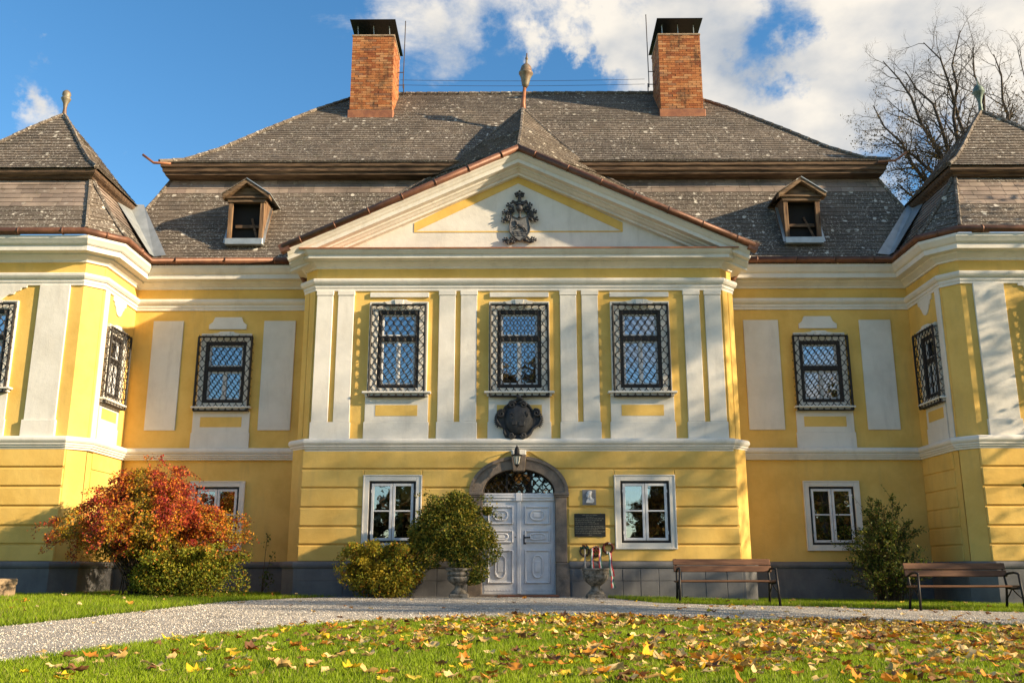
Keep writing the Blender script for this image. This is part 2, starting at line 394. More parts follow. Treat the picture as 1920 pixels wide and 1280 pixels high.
def thing(name, label, cat, loc=(0, 0, 0), group=None, rot=None):
    o = bpy.data.objects.new(name, None); COL.objects.link(o); o.location = loc
    o['label'] = label; o['category'] = cat
    if group: o['group'] = group
    if rot is not None: o.rotation_euler = rot
    o.empty_display_size = .2
    return o
def tag(o, label, cat, group=None):
    o['label'] = label; o['category'] = cat
    if group: o['group'] = group
    return o
def structure(o): o['kind'] = 'structure'; return o

# ------------------------------------------------------------------ the ground
def build_ground():
    xs = np.concatenate([np.linspace(-200, -20, 12), np.linspace(-18, 18, 73), np.linspace(20, 200, 12)])
    ys = np.concatenate([np.linspace(-200, -24, 14), np.linspace(-22, 6, 57), np.linspace(8, 220, 12)])
    X, Y = np.meshgrid(xs, ys); Z = np.vectorize(gz)(X) - 0.004
    v = np.stack([X.ravel(), Y.ravel(), Z.ravel()], 1); nx = len(xs)
    q = [(j * nx + i, j * nx + i + 1, (j + 1) * nx + i + 1, (j + 1) * nx + i) for j in range(len(ys) - 1) for i in range(nx - 1)]
    m, nt, N, L, b = new_mat('lawn_soil')
    p = pos(N)
    col = mixc(N, L, mrange(N, L, noise(N, L, p, 1.1, 6), .4, .65, 0, 1), (.075, .135, .018), (.115, .165, .028))
    col = mixc(N, L, mrange(N, L, noise(N, L, p, 7, 6, .7), .5, .7, 0, .6), col, (.085, .065, .03))
    L.new(col, b.inputs['Base Color']); b.inputs['Roughness'].default_value = .95; bumped(N, L, b, noise(N, L, p, 60, 5), .8, .03)
    structure(np_mesh('ground', v, np.array(q), m))
build_ground()
NEAR_PX = [(-260, 1290), (0, 1243), (120, 1226), (260, 1207), (400, 1190), (560, 1175), (720, 1165), (880, 1159), (1060, 1156), (1240, 1160), (1420, 1164), (1620, 1168), (1800, 1172), (1930, 1176), (2200, 1186)]
FARL_PX = [(-260, 1205), (0, 1163), (110, 1152), (250, 1139), (400, 1129), (560, 1121), (700, 1117), (830, 1116)]
FARR_PX = [(1140, 1121), (1240, 1131), (1400, 1135), (1560, 1138), (1740, 1143), (1930, 1148), (2200, 1156)]
W2 = lambda L_: [ground_at(*p) for p in L_]
NEAR, FARL, FARR = W2(NEAR_PX), W2(FARL_PX), W2(FARR_PX)
def interp(P, x):
    return float(np.interp(x, [p.x for p in P], [p.y for p in P]))
def near_y(x): return interp(NEAR, x) + .10 * math.sin(x * 2.3) + .06 * math.sin(x * 5.7 + 1)
def far_y(x):
    if x < FARL[-1].x: return interp(FARL, x) + .07 * math.sin(x * 3.1)
    if x > FARR[0].x: return interp(FARR, x) + .07 * math.sin(x * 2.7)
    return -.12
def build_path():
    xs = np.arange(-13.0, 13.01, .2); nv = 14; V = []; 
    for x in xs:
        a, b_ = near_y(x), far_y(x)
        if b_ < a: b_ = a + .1
        for k in range(nv): V.append((x, a + (b_ - a) * k / (nv - 1), gz(x) + .006))
    q = [(i * nv + k, (i + 1) * nv + k, (i + 1) * nv + k + 1, i * nv + k + 1) for i in range(len(xs) - 1) for k in range(nv - 1)]
    m, nt, N, L, b = new_mat('gravel')
    p = pos(N)
    v = N.new('ShaderNodeTexVoronoi'); v.inputs['Scale'].default_value = 75; L.new(p, v.inputs['Vector'])
    sp = N.new('ShaderNodeSeparateColor'); L.new(v.outputs['Color'], sp.inputs[0])
    cr = ramp(N, [(0, (.32, .28, .23)), (.5, (.55, .50, .43)), (1, (.72, .66, .57))]); L.new(sp.outputs[0], cr.inputs[0])
    col = mixc(N, L, mrange(N, L, noise(N, L, p, .9, 5), .45, .66, 0, .55), cr.outputs[0], (.20, .175, .145))
    col = mixc(N, L, mrange(N, L, noise(N, L, stretch(N, L, p, (.5, 2.2, 1)), 2.2, 6, .65), .52, .68, 0, .6), col, (.15, .12, .085))
    col = mixc(N, L, mrange(N, L, noise(N, L, p, 3.3, 7, .7), .55, .70, 0, .6), col, (.13, .095, .06))
    L.new(col, b.inputs['Base Color']); b.inputs['Roughness'].default_value = .95
    bumped(N, L, b, v.outputs['Distance'], 1.0, .03)
    structure(np_mesh('gravel_path', np.array(V), np.array(q), m))
build_path()

# ------------------------------------------------------------------ the house
house = thing('manor_house', 'yellow and white baroque manor house with dark slate roofs and two brick chimneys', 'house')
def wall_sheet(mb, u0, u1, z0, z1, holes, depth, w=0.0):
    us = sorted({u0, u1, *[h[0] for h in holes], *[h[1] for h in holes]}); zs = sorted({z0, z1, *[max(z0, h[2]) for h in holes], *[min(z1, h[3]) for h in holes]})
    for a, b in zip(us, us[1:]):
        for c, d in zip(zs, zs[1:]):
            mu, mz = (a + b) / 2, (c + d) / 2
            if any(h[0] < mu < h[1] and h[2] < mz < h[3] for h in holes): continue
            mb.add([(a, w, c), (b, w, c), (b, w, d), (a, w, d)], [(0, 1, 2, 3)])
    for a, b, c, d in holes:
        i = w - depth
        mb.add([(a, w, c), (b, w, c), (b, w, d), (a, w, d), (a, i, c), (b, i, c), (b, i, d), (a, i, d)], [(0, 1, 5, 4), (1, 2, 6, 5), (2, 3, 7, 6), (3, 0, 4, 7)])
PF, RF, WF = FRONT(0.0), FRONT(1.7), FRONT(-.5)
SIDE = {-1: (Vector((-9.68, 0, 0)), Vector((0, 1, 0)), Vector((1, 0, 0))), 1: (Vector((9.80, 0, 0)), Vector((0, 1, 0)), Vector((-1, 0, 0)))}
SX = {-1: -9.68, 1: 9.80}                                   # inner side walls of the wings
PAV_U = [(-5.06, 1.72), (-5.06, .32), (-4.74, 0), (4.74, 0), (5.06, .32), (5.06, 1.72)]
PAV_L = [(-5.14, 1.72), (-5.14, .21), (-4.86, -.07), (4.86, -.07), (5.14, .21), (5.14, 1.72)]
LEFT = [(-14.5, 5), (-14.5, -.5), (-10.0, -.5), (-9.68, -.18), (-9.68, 1.7), (-5.05, 1.7)]
RIGHT = [(5.05, 1.7), (9.80, 1.7), (9.80, -.18), (10.10, -.5), (14.6, -.5), (14.6, 5)]

# openings: centre, half width, bottom, top
UP = [(-2.783, .478, 4.60, 6.44), (.015, .51, 4.60, 6.44), (2.815, .48, 4.60, 6.44)]
GR = [(-2.803, .52, 1.14, 2.487), (2.79, .542, 1.14, 2.487)]
RU = {-1: (-7.31, .51, 4.56, 6.113), 1: (7.49, .515, 4.56, 6.113)}
RG = {-1: (-7.27, .53, 1.14, 2.51), 1: (7.50, .54, 1.14, 2.51)}
SU = (.70, .40, 4.52, 6.0)
WU = {-1: (-12.1, .49, 4.62, 6.35), 1: (12.2, .49, 4.62, 6.35)}
WG = {-1: (-12.1, .52, 1.14, 2.487), 1: (12.2, .52, 1.14, 2.487)}
H = lambda o: (o[0] - o[1], o[0] + o[1], o[2], o[3])

COURSES = [(.745, 1.083), (1.117, 1.473), (1.509, 1.891), (1.927, 2.315), (2.351, 2.730), (2.766, 3.16)]
def arch_x(z):
    return 1.09 if z <= 2.25 else (1.09 * math.sqrt(max(0, 1 - ((z - 2.25) / .78) ** 2)) if z < 3.03 else 0)
def courses(parent, fr, u0, u1, holes, w0, w1, door=False):
    for z0, z1 in COURSES:
        segs = [[u0, u0, u1, u1]]                       # left at bottom/top, right at bottom/top
        cuts = [(h[0] - .13, h[1] + .13, h[2], h[3] + .11) for h in holes if h[2] < z1 and h[3] > z0]
        if door: cuts.append('door')
        tops = []
        for c in cuts:
            new = []
            for s in segs:
                if c == 'door':
                    a, b_ = arch_x(z0), arch_x(z1)
                    if b_ < .2: b_ = .17
                    new += [[s[0], s[1], -a, -b_], [a, b_, s[2], s[3]]] if s[0] < 0 < s[2] else [s]
                elif s[0] < c[0] and s[2] > c[1]:
                    new += [[s[0], s[1], c[0], c[0]], [c[1], c[1], s[2], s[3]]]
                    if c[3] < z1 - .03: tops.append((c[0], c[1], c[3], z1))
                else: new.append(s)
            segs = new
        for k, s in enumerate(segs):
            mb = MB(fr)
            mb.loft([(s[0], w0, z0), (s[2], w0, z0), (s[3], w0, z1), (s[1], w0, z1)], [(s[0], w1, z0), (s[2], w1, z0), (s[3], w1, z1), (s[1], w1, z1)])
            for t in list(tops):
                if abs(t[0] - s[2]) < 1e-4:
                    mb.box(t[0], t[1], w0, w1, t[2], t[3]); tops.remove(t)
            mb.build('rusticated_course', M['yellow'], parent, bevel=.02)
def slab_part(name, mat, parent, fr, u0, u1, w0, w1, z0, z1, bevel=.008):
    return MB(fr).box(u0, u1, w0, w1, z0, z1).build(name, mat, parent, bevel=bevel)

# pavilion walls
mb = MB(PF); wall_sheet(mb, -4.74, 4.74, 3.2, 7.8, [H(o) for o in UP], .16)
mb2 = MB(); mb2.sweep([(0, 3.2), (0, 7.9)], PAV_U[:3], caps=False); mb2.sweep([(0, 3.2), (0, 7.9)], PAV_U[3:], caps=False)
mb.v += [tuple(v) for v in mb2.v]; k0 = len(mb.v) - len(mb2.v); mb.f += [tuple(i + k0 for i in f) for f in mb2.f]; mb.m += mb2.m
pw = mb.build('wall', M['yellow'], house)
mb = MB(PF); wall_sheet(mb, -4.86, 4.86, -.4, 3.3, [H(o) for o in GR] + [(-.8, .8, -.4, 2.745)], .2, .07)
mb2 = MB(); mb2.sweep([(0, -.4), (0, 3.3)], PAV_L[:3], caps=False); mb2.sweep([(0, -.4), (0, 3.3)], PAV_L[3:], caps=False)
k0 = len(mb.v); mb.v += [tuple(v) for v in mb2.v]; mb.f += [tuple(i + k0 for i in f) for f in mb2.f]; mb.m += mb2.m
pl = mb.build('wall', M['yellow'], house)
courses(pl, PF, -4.85, 4.85, [H(o) for o in GR], .06, .105, True)
# yellow corner strips on the chamfers
for s in (-1, 1):
    for a, b_ in ((.02, .50), (.54, .98)):
        A = Vector((s * 4.74, 0)); B = Vector((s * 5.06, .32)); p, q = A.lerp(B, a), A.lerp(B, b_); n = Vector((s, -1)).normalized() * .035
        mb = MB(); mb.loft([(p.x, p.y, 3.44), (q.x, q.y, 3.44), (q.x + n.x, q.y + n.y, 3.44), (p.x + n.x, p.y + n.y, 3.44)],
                           [(p.x, p.y, 6.93), (q.x, q.y, 6.93), (q.x + n.x, q.y + n.y, 6.93), (p.x + n.x, p.y + n.y, 6.93)])
        mb.build('corner_strip', M['yellow'], pw, bevel=.01)
PIL = [(.965, 1.345), (1.47, 1.85), (3.84, 4.215), (4.335, 4.71)]
for s in (-1, 1):
    for a, b_ in PIL:
        mb = MB(PF); a_, c_ = sorted((s * a, s * b_))
        mb.box(a_, c_, 0, .055, 3.82, 6.80); mb.box(a_ - .012, c_ + .012, 0, .07, 6.80, 6.915)
        mb.build('pilaster', M['white'], pw, bevel=.008)
    for a, b_ in ((.945, 1.87), (3.82, 4.73)):
        a_, c_ = sorted((s * a, s * b_)); slab_part('pedestal', M['white'], pw, PF, a_, c_, 0, .085, 3.42, 3.815)
for o in UP:
    slab_part('lintel_panel', M['white'], pw, PF, o[0] - .69, o[0] + .69, 0, .05, 6.755, 6.875)

# recess and wing walls
for s in (-1, 1):
    e = SX[s]; u0, u1 = sorted((e, s * 5.05))
    mb = MB(RF); wall_sheet(mb, u0, u1, -.5, 8.0, [H(RU[s]), H(RG[s])], .16)
    rw = mb.build('wall', M['yellow'], house)
    for a, b_ in (((-9.19, -8.43), (-6.40, -5.60)) if s < 0 else ((5.63, 6.505), (8.525, 9.315))):
        slab_part('wall_panel', M['white'], rw, RF, a, b_, 0, .035, 3.88, 6.65)
    c = RU[s][0]; hw = .475
    poly = [(c - hw, 6.43), (c + hw, 6.43), (c + hw, 6.56)] + [(c + hw - .14 + .14 * math.cos(t), 6.70 - .14 * math.sin(t)) for t in (math.pi / 2 * k / 5 for k in range(6, 0, -1)) if False] + \
           [(c + hw - .02, 6.56), (c + hw - .09, 6.62), (c + hw - .13, 6.72), (c + hw - .14, 6.745), (c - hw + .14, 6.745), (c - hw + .13, 6.72), (c - hw + .09, 6.62), (c - hw + .02, 6.56), (c - hw, 6.56)]
    MB(RF).slab(poly, 0, .04).build('window_hood', M['white'], rw, bevel=.008)
    # wing front
    f0 = -10.0 if s < 0 else 10.10; o0 = -14.5 if s < 0 else 14.6
    a, b_ = sorted((f0, o0))
    mb = MB(WF); wall_sheet(mb, a, b_, 3.2, 8.0, [H(WU[s])], .16); wall_sheet(mb, a + (.0 if s < 0 else -.06), b_ + (.06 if s < 0 else 0), -.5, 3.3, [H(WG[s])], .2, .06)
    ww = mb.build('wall', M['yellow'], house)
    courses(ww, WF, a + (.0 if s < 0 else -.05), b_ + (.05 if s < 0 else 0), [H(WG[s])], .05, .095)
    for p, q in (((-10.99, -10.29), (-13.9, -13.2)) if s < 0 else ((10.36, 11.06), (13.3, 14.0))):
        slab_part('pilaster', M['white'], ww, WF, p, q, 0, .05, 3.80, 6.93); slab_part('pedestal', M['white'], ww, WF, p - .03, q + .03, 0, .085, 3.42, 3.80)
    c = WU[s][0]
    prof = [(0, 6.52), (.12, 6.53), (.25, 6.58), (.36, 6.67), (.42, 6.70), (.52, 6.70), (.56, 6.76), (.66, 6.80), (.70, 6.86), (.80, 6.86), (.82, 6.93)]
    MB(WF).slab([(c + x, z) for x, z in prof] + [(c - x, z) for x, z in reversed(prof)], 0, .04).build('window_hood', M['white'], ww, bevel=.006)
    # wing inner side
    fr = SIDE[s]; mb = MB(fr); wall_sheet(mb, -.19, 1.7, 3.2, 8.0, [H(SU)], .16); wall_sheet(mb, -.19, 1.7, -.5, 3.3, [], .2, .03)
    k0 = len(mb.v); x1 = SX[s]
    mb.v += [(f0, -.5, 3.2), (x1, -.18, 3.2), (x1, -.18, 8.0), (f0, -.5, 8.0), (f0 - s * .03, -.56, -.5), (x1 - s * .03, -.22, -.5), (x1 - s * .03, -.22, 3.3), (f0 - s * .03, -.56, 3.3)]
    mb.f += [(k0, k0 + 1, k0 + 2, k0 + 3), (k0 + 4, k0 + 5, k0 + 6, k0 + 7)]; mb.m += [0, 0]
    ws = mb.build('wall', M['yellow'], house)
    for z0, z1 in COURSES[:]:
        slab_part('rusticated_course', M['yellow'], ws, fr, .06, 1.69, .02, .055, z0, z1, .01)
    slab_part('pilaster', M['white'], ws, fr, -.10, .12, 0, .035, 3.44, 6.93)
    lob = [(.32, 6.93), (.34, 6.80), (.42, 6.79), (.44, 6.72), (.50, 6.68), (.54, 6.60), (.60, 6.53), (.70, 6.50), (.80, 6.53), (.86, 6.60), (.90, 6.68), (.96, 6.72), (.98, 6.79), (1.06, 6.80), (1.08, 6.93)]
    MB(fr).slab(lob, 0, .03).build('window_hood', M['white'], ws, bevel=.005)
    # rear and outer faces of the wing
    mb = MB(); mb.box(min(f0, o0) + .05, max(f0, o0) - .05, -.2, 5.0, -.4, 8.0)
    mb.f = [mb.f[4], mb.f[3 if s > 0 else 5]]; mb.m = [0, 0]; mb.build('wall', M['yellow'], house)
mb = MB(); mb.add([(-14.4, 11.6, -.4), (14.5, 11.6, -.4), (14.5, 11.6, 8.1), (-14.4, 11.6, 8.1)], [(0, 1, 2, 3)]); mb.build('wall', M['yellow'], house)

# mouldings carried round the building
STR = [(0, 3.14), (.10, 3.15), (.105, 3.19), (.135, 3.20), (.14, 3.235), (.165, 3.245), (.17, 3.275), (.155, 3.28), (.185, 3.30), (.205, 3.335), (.205, 3.375), (.185, 3.41), (.15, 3.43), (0, 3.45)]
ARC = [(0, 6.915), (.035, 6.918), (.037, 6.985), (.055, 6.99), (.058, 7.06), (.085, 7.065), (.105, 7.085), (.13, 7.125), (.135, 7.17), (.12, 7.195), (0, 7.21)]
COR = [(0, 7.47), (.05, 7.475), (.055, 7.515), (.085, 7.535), (.13, 7.57), (.19, 7.60), (.195, 7.635), (.37, 7.65), (.375, 7.77), (.40, 7.775), (.43, 7.80), (.47, 7.86), (.50, 7.90), (.505, 7.965), (0, 8.02)]
CORP = [(0, 7.46), (.04, 7.465), (.045, 7.50), (.08, 7.52), (.13, 7.56), (.18, 7.58), (.185, 7.605), (.36, 7.62), (.365, 7.70), (.39, 7.705), (.43, 7.74), (.46, 7.775), (.47, 7.81), (0, 7.93)]
for nm, prof in (('string_course', STR), ('architrave', ARC), ('cornice', COR)):
    for path in (LEFT[1:], RIGHT[:-1]):
        MB().sweep(prof, path).build(nm, M['white'], house)
for nm, prof in (('string_course', STR), ('architrave', ARC), ('cornice', CORP)):
    MB().sweep(prof, PAV_U).build(nm, M['white'], house)
PLI = [(0, -.5), (.09, -.5), (.09, .60), (.115, .615), (.13, .65), (.13, .69), (.11, .725), (.07, .745), (0, .755)]
LO = lambda P, d: P
for path in ([(-14.5, -.56), (-10.03, -.56), (-9.65, -.2), (-9.65, 1.69), (-5.1, 1.69)], [(5.1, 1.69), (9.77, 1.69), (9.77, -.2), (10.13, -.56), (14.6, -.56)],
             [(-5.14, 1.72), (-5.14, .21), (-4.86, -.08), (-1.10, -.08)], [(1.10, -.08), (4.86, -.08), (5.14, .21), (5.14, 1.72)]):
    po = MB().sweep(PLI, path).build('plinth', M['plinth'], house)
    if abs(path[-1][0] + 1.10) < .01 or abs(path[0][0] - 1.10) < .01:
        x = -4.84 if path[-1][0] < 0 else 1.14; end = -1.13 if path[-1][0] < 0 else 4.84
        while x < end - .1:
            w = RNG.uniform(.35, .6) if x > 0 else RNG.uniform(.9, 1.3); x2 = min(end, x + w)
            for za, zb in ((-.4, RNG.uniform(.2, .3)), (.34, .585)):
                zb2 = zb if za > 0 else .33
                slab_part('plinth_block', M['plinth'], po, FRONT(-.17), x + .006, x2 - .006, -.01, RNG.uniform(.008, .018), za, zb2 if za < 0 else zb, .006)
            x = x2

# pediment
ped = MB(PF); ped.add([(-5.0, -.03, 7.75), (5.0, -.03, 7.75), (0, -.03, 10.02)], [(0, 1, 2)])
ped = ped.build('pediment', M['white'], house)
RK = lambda x: 10.235 - .453 * abs(x)
RPROF = [(.52, 0), (.525, -.055), (.48, -.09), (.45, -.13), (.42, -.15), (.41, -.165), (.405, -.245), (.25, -.26), (.245, -.30), (.20, -.315), (.15, -.36), (.10, -.375), (.095, -.43), (-.04, -.44), (-.04, .10), (.3, .08)]
for s in (-1, 1):
    e = 5.36
    MB(PF).loft([(s * e, w, RK(e) + d) for w, d in RPROF], [(0, w, RK(0) + d) for w, d in RPROF]).build('raking_cornice', M['white'], ped)
    MB(PF).slab([(s * 2.49, 8.40), (s * 2.49, 8.62), (0, 9.90), (0, 9.635)], -.03, -.018).build('yellow_band', M['yellow'], ped)
MB(PF).slab([(-2.49, 8.385), (2.49, 8.385), (2.49, 8.415), (-2.49, 8.415)], -.03, -.02).build('yellow_line', M['yellow'], ped)
MB(PF).loft([(-5.1, .49, 7.80), (-5.1, .49, 7.835), (-4.85, -.02, 7.975), (-4.85, -.02, 7.94)], [(5.1, .49, 7.80), (5.1, .49, 7.835), (4.85, -.02, 7.975), (4.85, -.02, 7.94)]).build('copper_flashing', M['copper'], ped)

# gutters
def gutter(pts, r=.08, step=.95, name='gutter'):
    mb = MB(); mb.tube(pts, r, 10)
    g = mb.build(name, M['gutter'], house, smooth=True)
    for a, b_ in zip(pts, pts[1:]):
        a, b_ = Vector(a), Vector(b_); n = max(1, int((b_ - a).length / step))
        for k in range(n):
            c = a.lerp(b_, (k + .5) / n); d = (b_ - a).normalized() * .018
            MB().tube([c - d, c + d], r * 1.13, 10).build('gutter_joint', M['gutter'], g, smooth=True)
    return g
gutter([(-14.9, -1.02, 8.06), (-9.86, -1.02, 8.06), (-9.16, -.36, 8.06), (-9.16, 1.14, 8.06), (-5.45, 1.14, 8.06)])
gutter([(5.45, 1.14, 8.06), (9.28, 1.14, 8.06), (9.28, -.36, 8.06), (9.97, -1.02, 8.06), (15.0, -1.02, 8.06)])
for s in (-1, 1):
    gutter([(s * 5.45, -.56, RK(5.45) + .06), (0, -.56, RK(0) + .06)], .078, .75)
    MB().box(-.11, .11, -.1, .1, -.1, .09).build('gutter_end_box', M['gutter'], house, loc=(s * 5.42, -.52, RK(5.42) + .03), rot=(0, s * .42, 0))
    # brown downpipe that runs back under the corner of the pavilion cornice
    MB().tube([(s * 5.55, .95, 8.02), (s * 5.22, 1.35, 7.35), (s * 5.16, 1.45, 7.15)], .075, 8).build('downpipe', M['gutter'], house, smooth=True)

# ------------------------------------------------------------------ roofs
SLATE_BUDGET = [0]
def fill_slates(mb, poly, rh, wid, lift=.012, objs=None, tone=0):
    """rows of slates on a flat convex polygon; mb collects them, or objs takes them one by one"""
    P = [Vector(p) for p in poly]; n = Vector((0, 0, 0))
    for i in range(len(P)): n += P[i].cross(P[(i + 1) % len(P)])
    n.normalize()
    if n.z < 0: n = -n
    s = Vector((0, 0, 1)) - n * n.z; s.normalize(); h = s.cross(n)
    o = P[0]; q = [((p - o).dot(h), (p - o).dot(s)) for p in P]
    b0, b1 = min(b for a, b in q), max(b for a, b in q)
    def span(b):
        xs = []
        for i in range(len(q)):
            (a1, c1), (a2, c2) = q[i], q[(i + 1) % len(q)]
            if (c1 - b) * (c2 - b) <= 0 and abs(c1 - c2) > 1e-9: xs.append(a1 + (a2 - a1) * (b - c1) / (c2 - c1))
        return (min(xs), max(xs)) if len(xs) >= 2 else None
    rows = max(1, round((b1 - b0) / rh)); rh = (b1 - b0) / rows
    for r in range(rows):
        lo = b0 + r * rh; hi = min(b1, lo + rh * 1.12)
        S0, S1 = span(lo + 1e-5), span(hi - 1e-5)
        if not S0 or not S1: continue
        a = min(S0[0], S1[0]) - RNG.random() * wid
        while a < max(S0[1], S1[1]):
            w = wid * RNG.uniform(.8, 1.2); c, d = a + .004, a + w - .004; a += w
            A = [min(max(c, S0[0]), S0[1]), min(max(d, S0[0]), S0[1]), min(max(d, S1[0]), S1[1]), min(max(c, S1[0]), S1[1])]
            if A[1] - A[0] < .015 and A[2] - A[3] < .015: continue
            l1, l2 = lift * RNG.uniform(1.2, 2.1), lift * RNG.uniform(1.2, 2.1); jb = RNG.uniform(-.07, .04) * rh if 0 < r else 0
            pt = lambda aa, bb, z: o + h * aa + s * bb + n * z
            t = [pt(A[0], lo + jb, l1 + .008), pt(A[1], lo + jb, l2 + .008), pt(A[2], hi, .004), pt(A[3], hi, .004), pt(A[0], lo + jb, l1 - .006), pt(A[1], lo + jb, l2 - .006)]
            fs = [(0, 1, 2, 3), (4, 5, 1, 0), (4, 0, 3), (1, 5, 2)]
            if objs is not None and SLATE_BUDGET[0] < 296:
                SLATE_BUDGET[0] += 1
                MB_ = MB(); MB_.add(t, fs); MB_.build('slate', objs[1], objs[0])
            else: mb.add(t, fs, tone)
def strips(profile, nested):
    """profile: list of (inset, z); nested(inset, z) -> the two end points of the eave line at that level"""
    out = []
    for (k0, z0), (k1, z1) in zip(profile, profile[1:]):
        a, b_ = nested(k0, z0); c, d = nested(k1, z1); out.append([a, b_, d, c])
    return out
def sheet(polys, name, mat, parent):
    mb = MB()
    for p in polys: mb.add(p, [tuple(range(len(p)))])
    return mb.build(name, mat, parent)
def cap_line(pts, r, parent, name='ridge_cap', mat=None):
    """a row of curved cap tiles along a hip or ridge"""
    mb = MB()
    for a, b_ in zip(pts, pts[1:]):
        a, b_ = Vector(a), Vector(b_); n = max(1, int((b_ - a).length / .34))
        for k in range(n):
            p, q = a.lerp(b_, k / n), a.lerp(b_, (k + 1.08) / n); mb.tube([p, q], [r * 1.1, r * .85], 6)
    return mb.build(name, mat or M['slate'], parent, smooth=False)

CX = .14
MAINLOW = [(0, 8.10), (.28, 8.42), (.62, 8.92), (1.12, 9.86), (1.36, 10.42), (1.56, 10.92)]
MAINUP = [(0, 11.19), (.5, 11.47), (1.2, 12.12), (2.15, 13.17), (3.4, 14.5), (4.6, 15.66)]
def lowf(k, z): return (CX - 11.15 + k, 1.13 + k, z), (CX + 11.15 - k, 1.13 + k, z)
def upf(k, z): return (CX - 9.80 + k, 2.20 + k, z), (CX + 9.80 - k, 2.20 + k, z)
def lows(sg): return lambda k, z: ((CX + sg * (11.15 - k), 1.13 + k, z), (CX + sg * (11.15 - k), 11.8 - k, z))
def ups(sg): return lambda k, z: ((CX + sg * (9.80 - k), 2.20 + k, z), (CX + sg * (9.80 - k), 11.4 - k, z))
lowS, upS = strips(MAINLOW, lowf), strips(MAINUP, upf)
hid = strips(MAINLOW, lows(-1)) + strips(MAINLOW, lows(1)) + strips(MAINLOW, lambda k, z: ((CX - 11.15 + k, 11.8 - k, z), (CX + 11.15 - k, 11.8 - k, z)))
lower_roof = sheet(lowS + hid, 'roof', M['slate'], house); lower_roof.name = 'mansard_roof'
hid2 = strips(MAINUP, ups(-1)) + strips(MAINUP, ups(1)) + strips(MAINUP, lambda k, z: ((CX - 9.80 + k, 11.4 - k, z), (CX + 9.80 - k, 11.4 - k, z)))
upper_roof = sheet(upS + hid2, 'hip_roof', M['slate'], house)
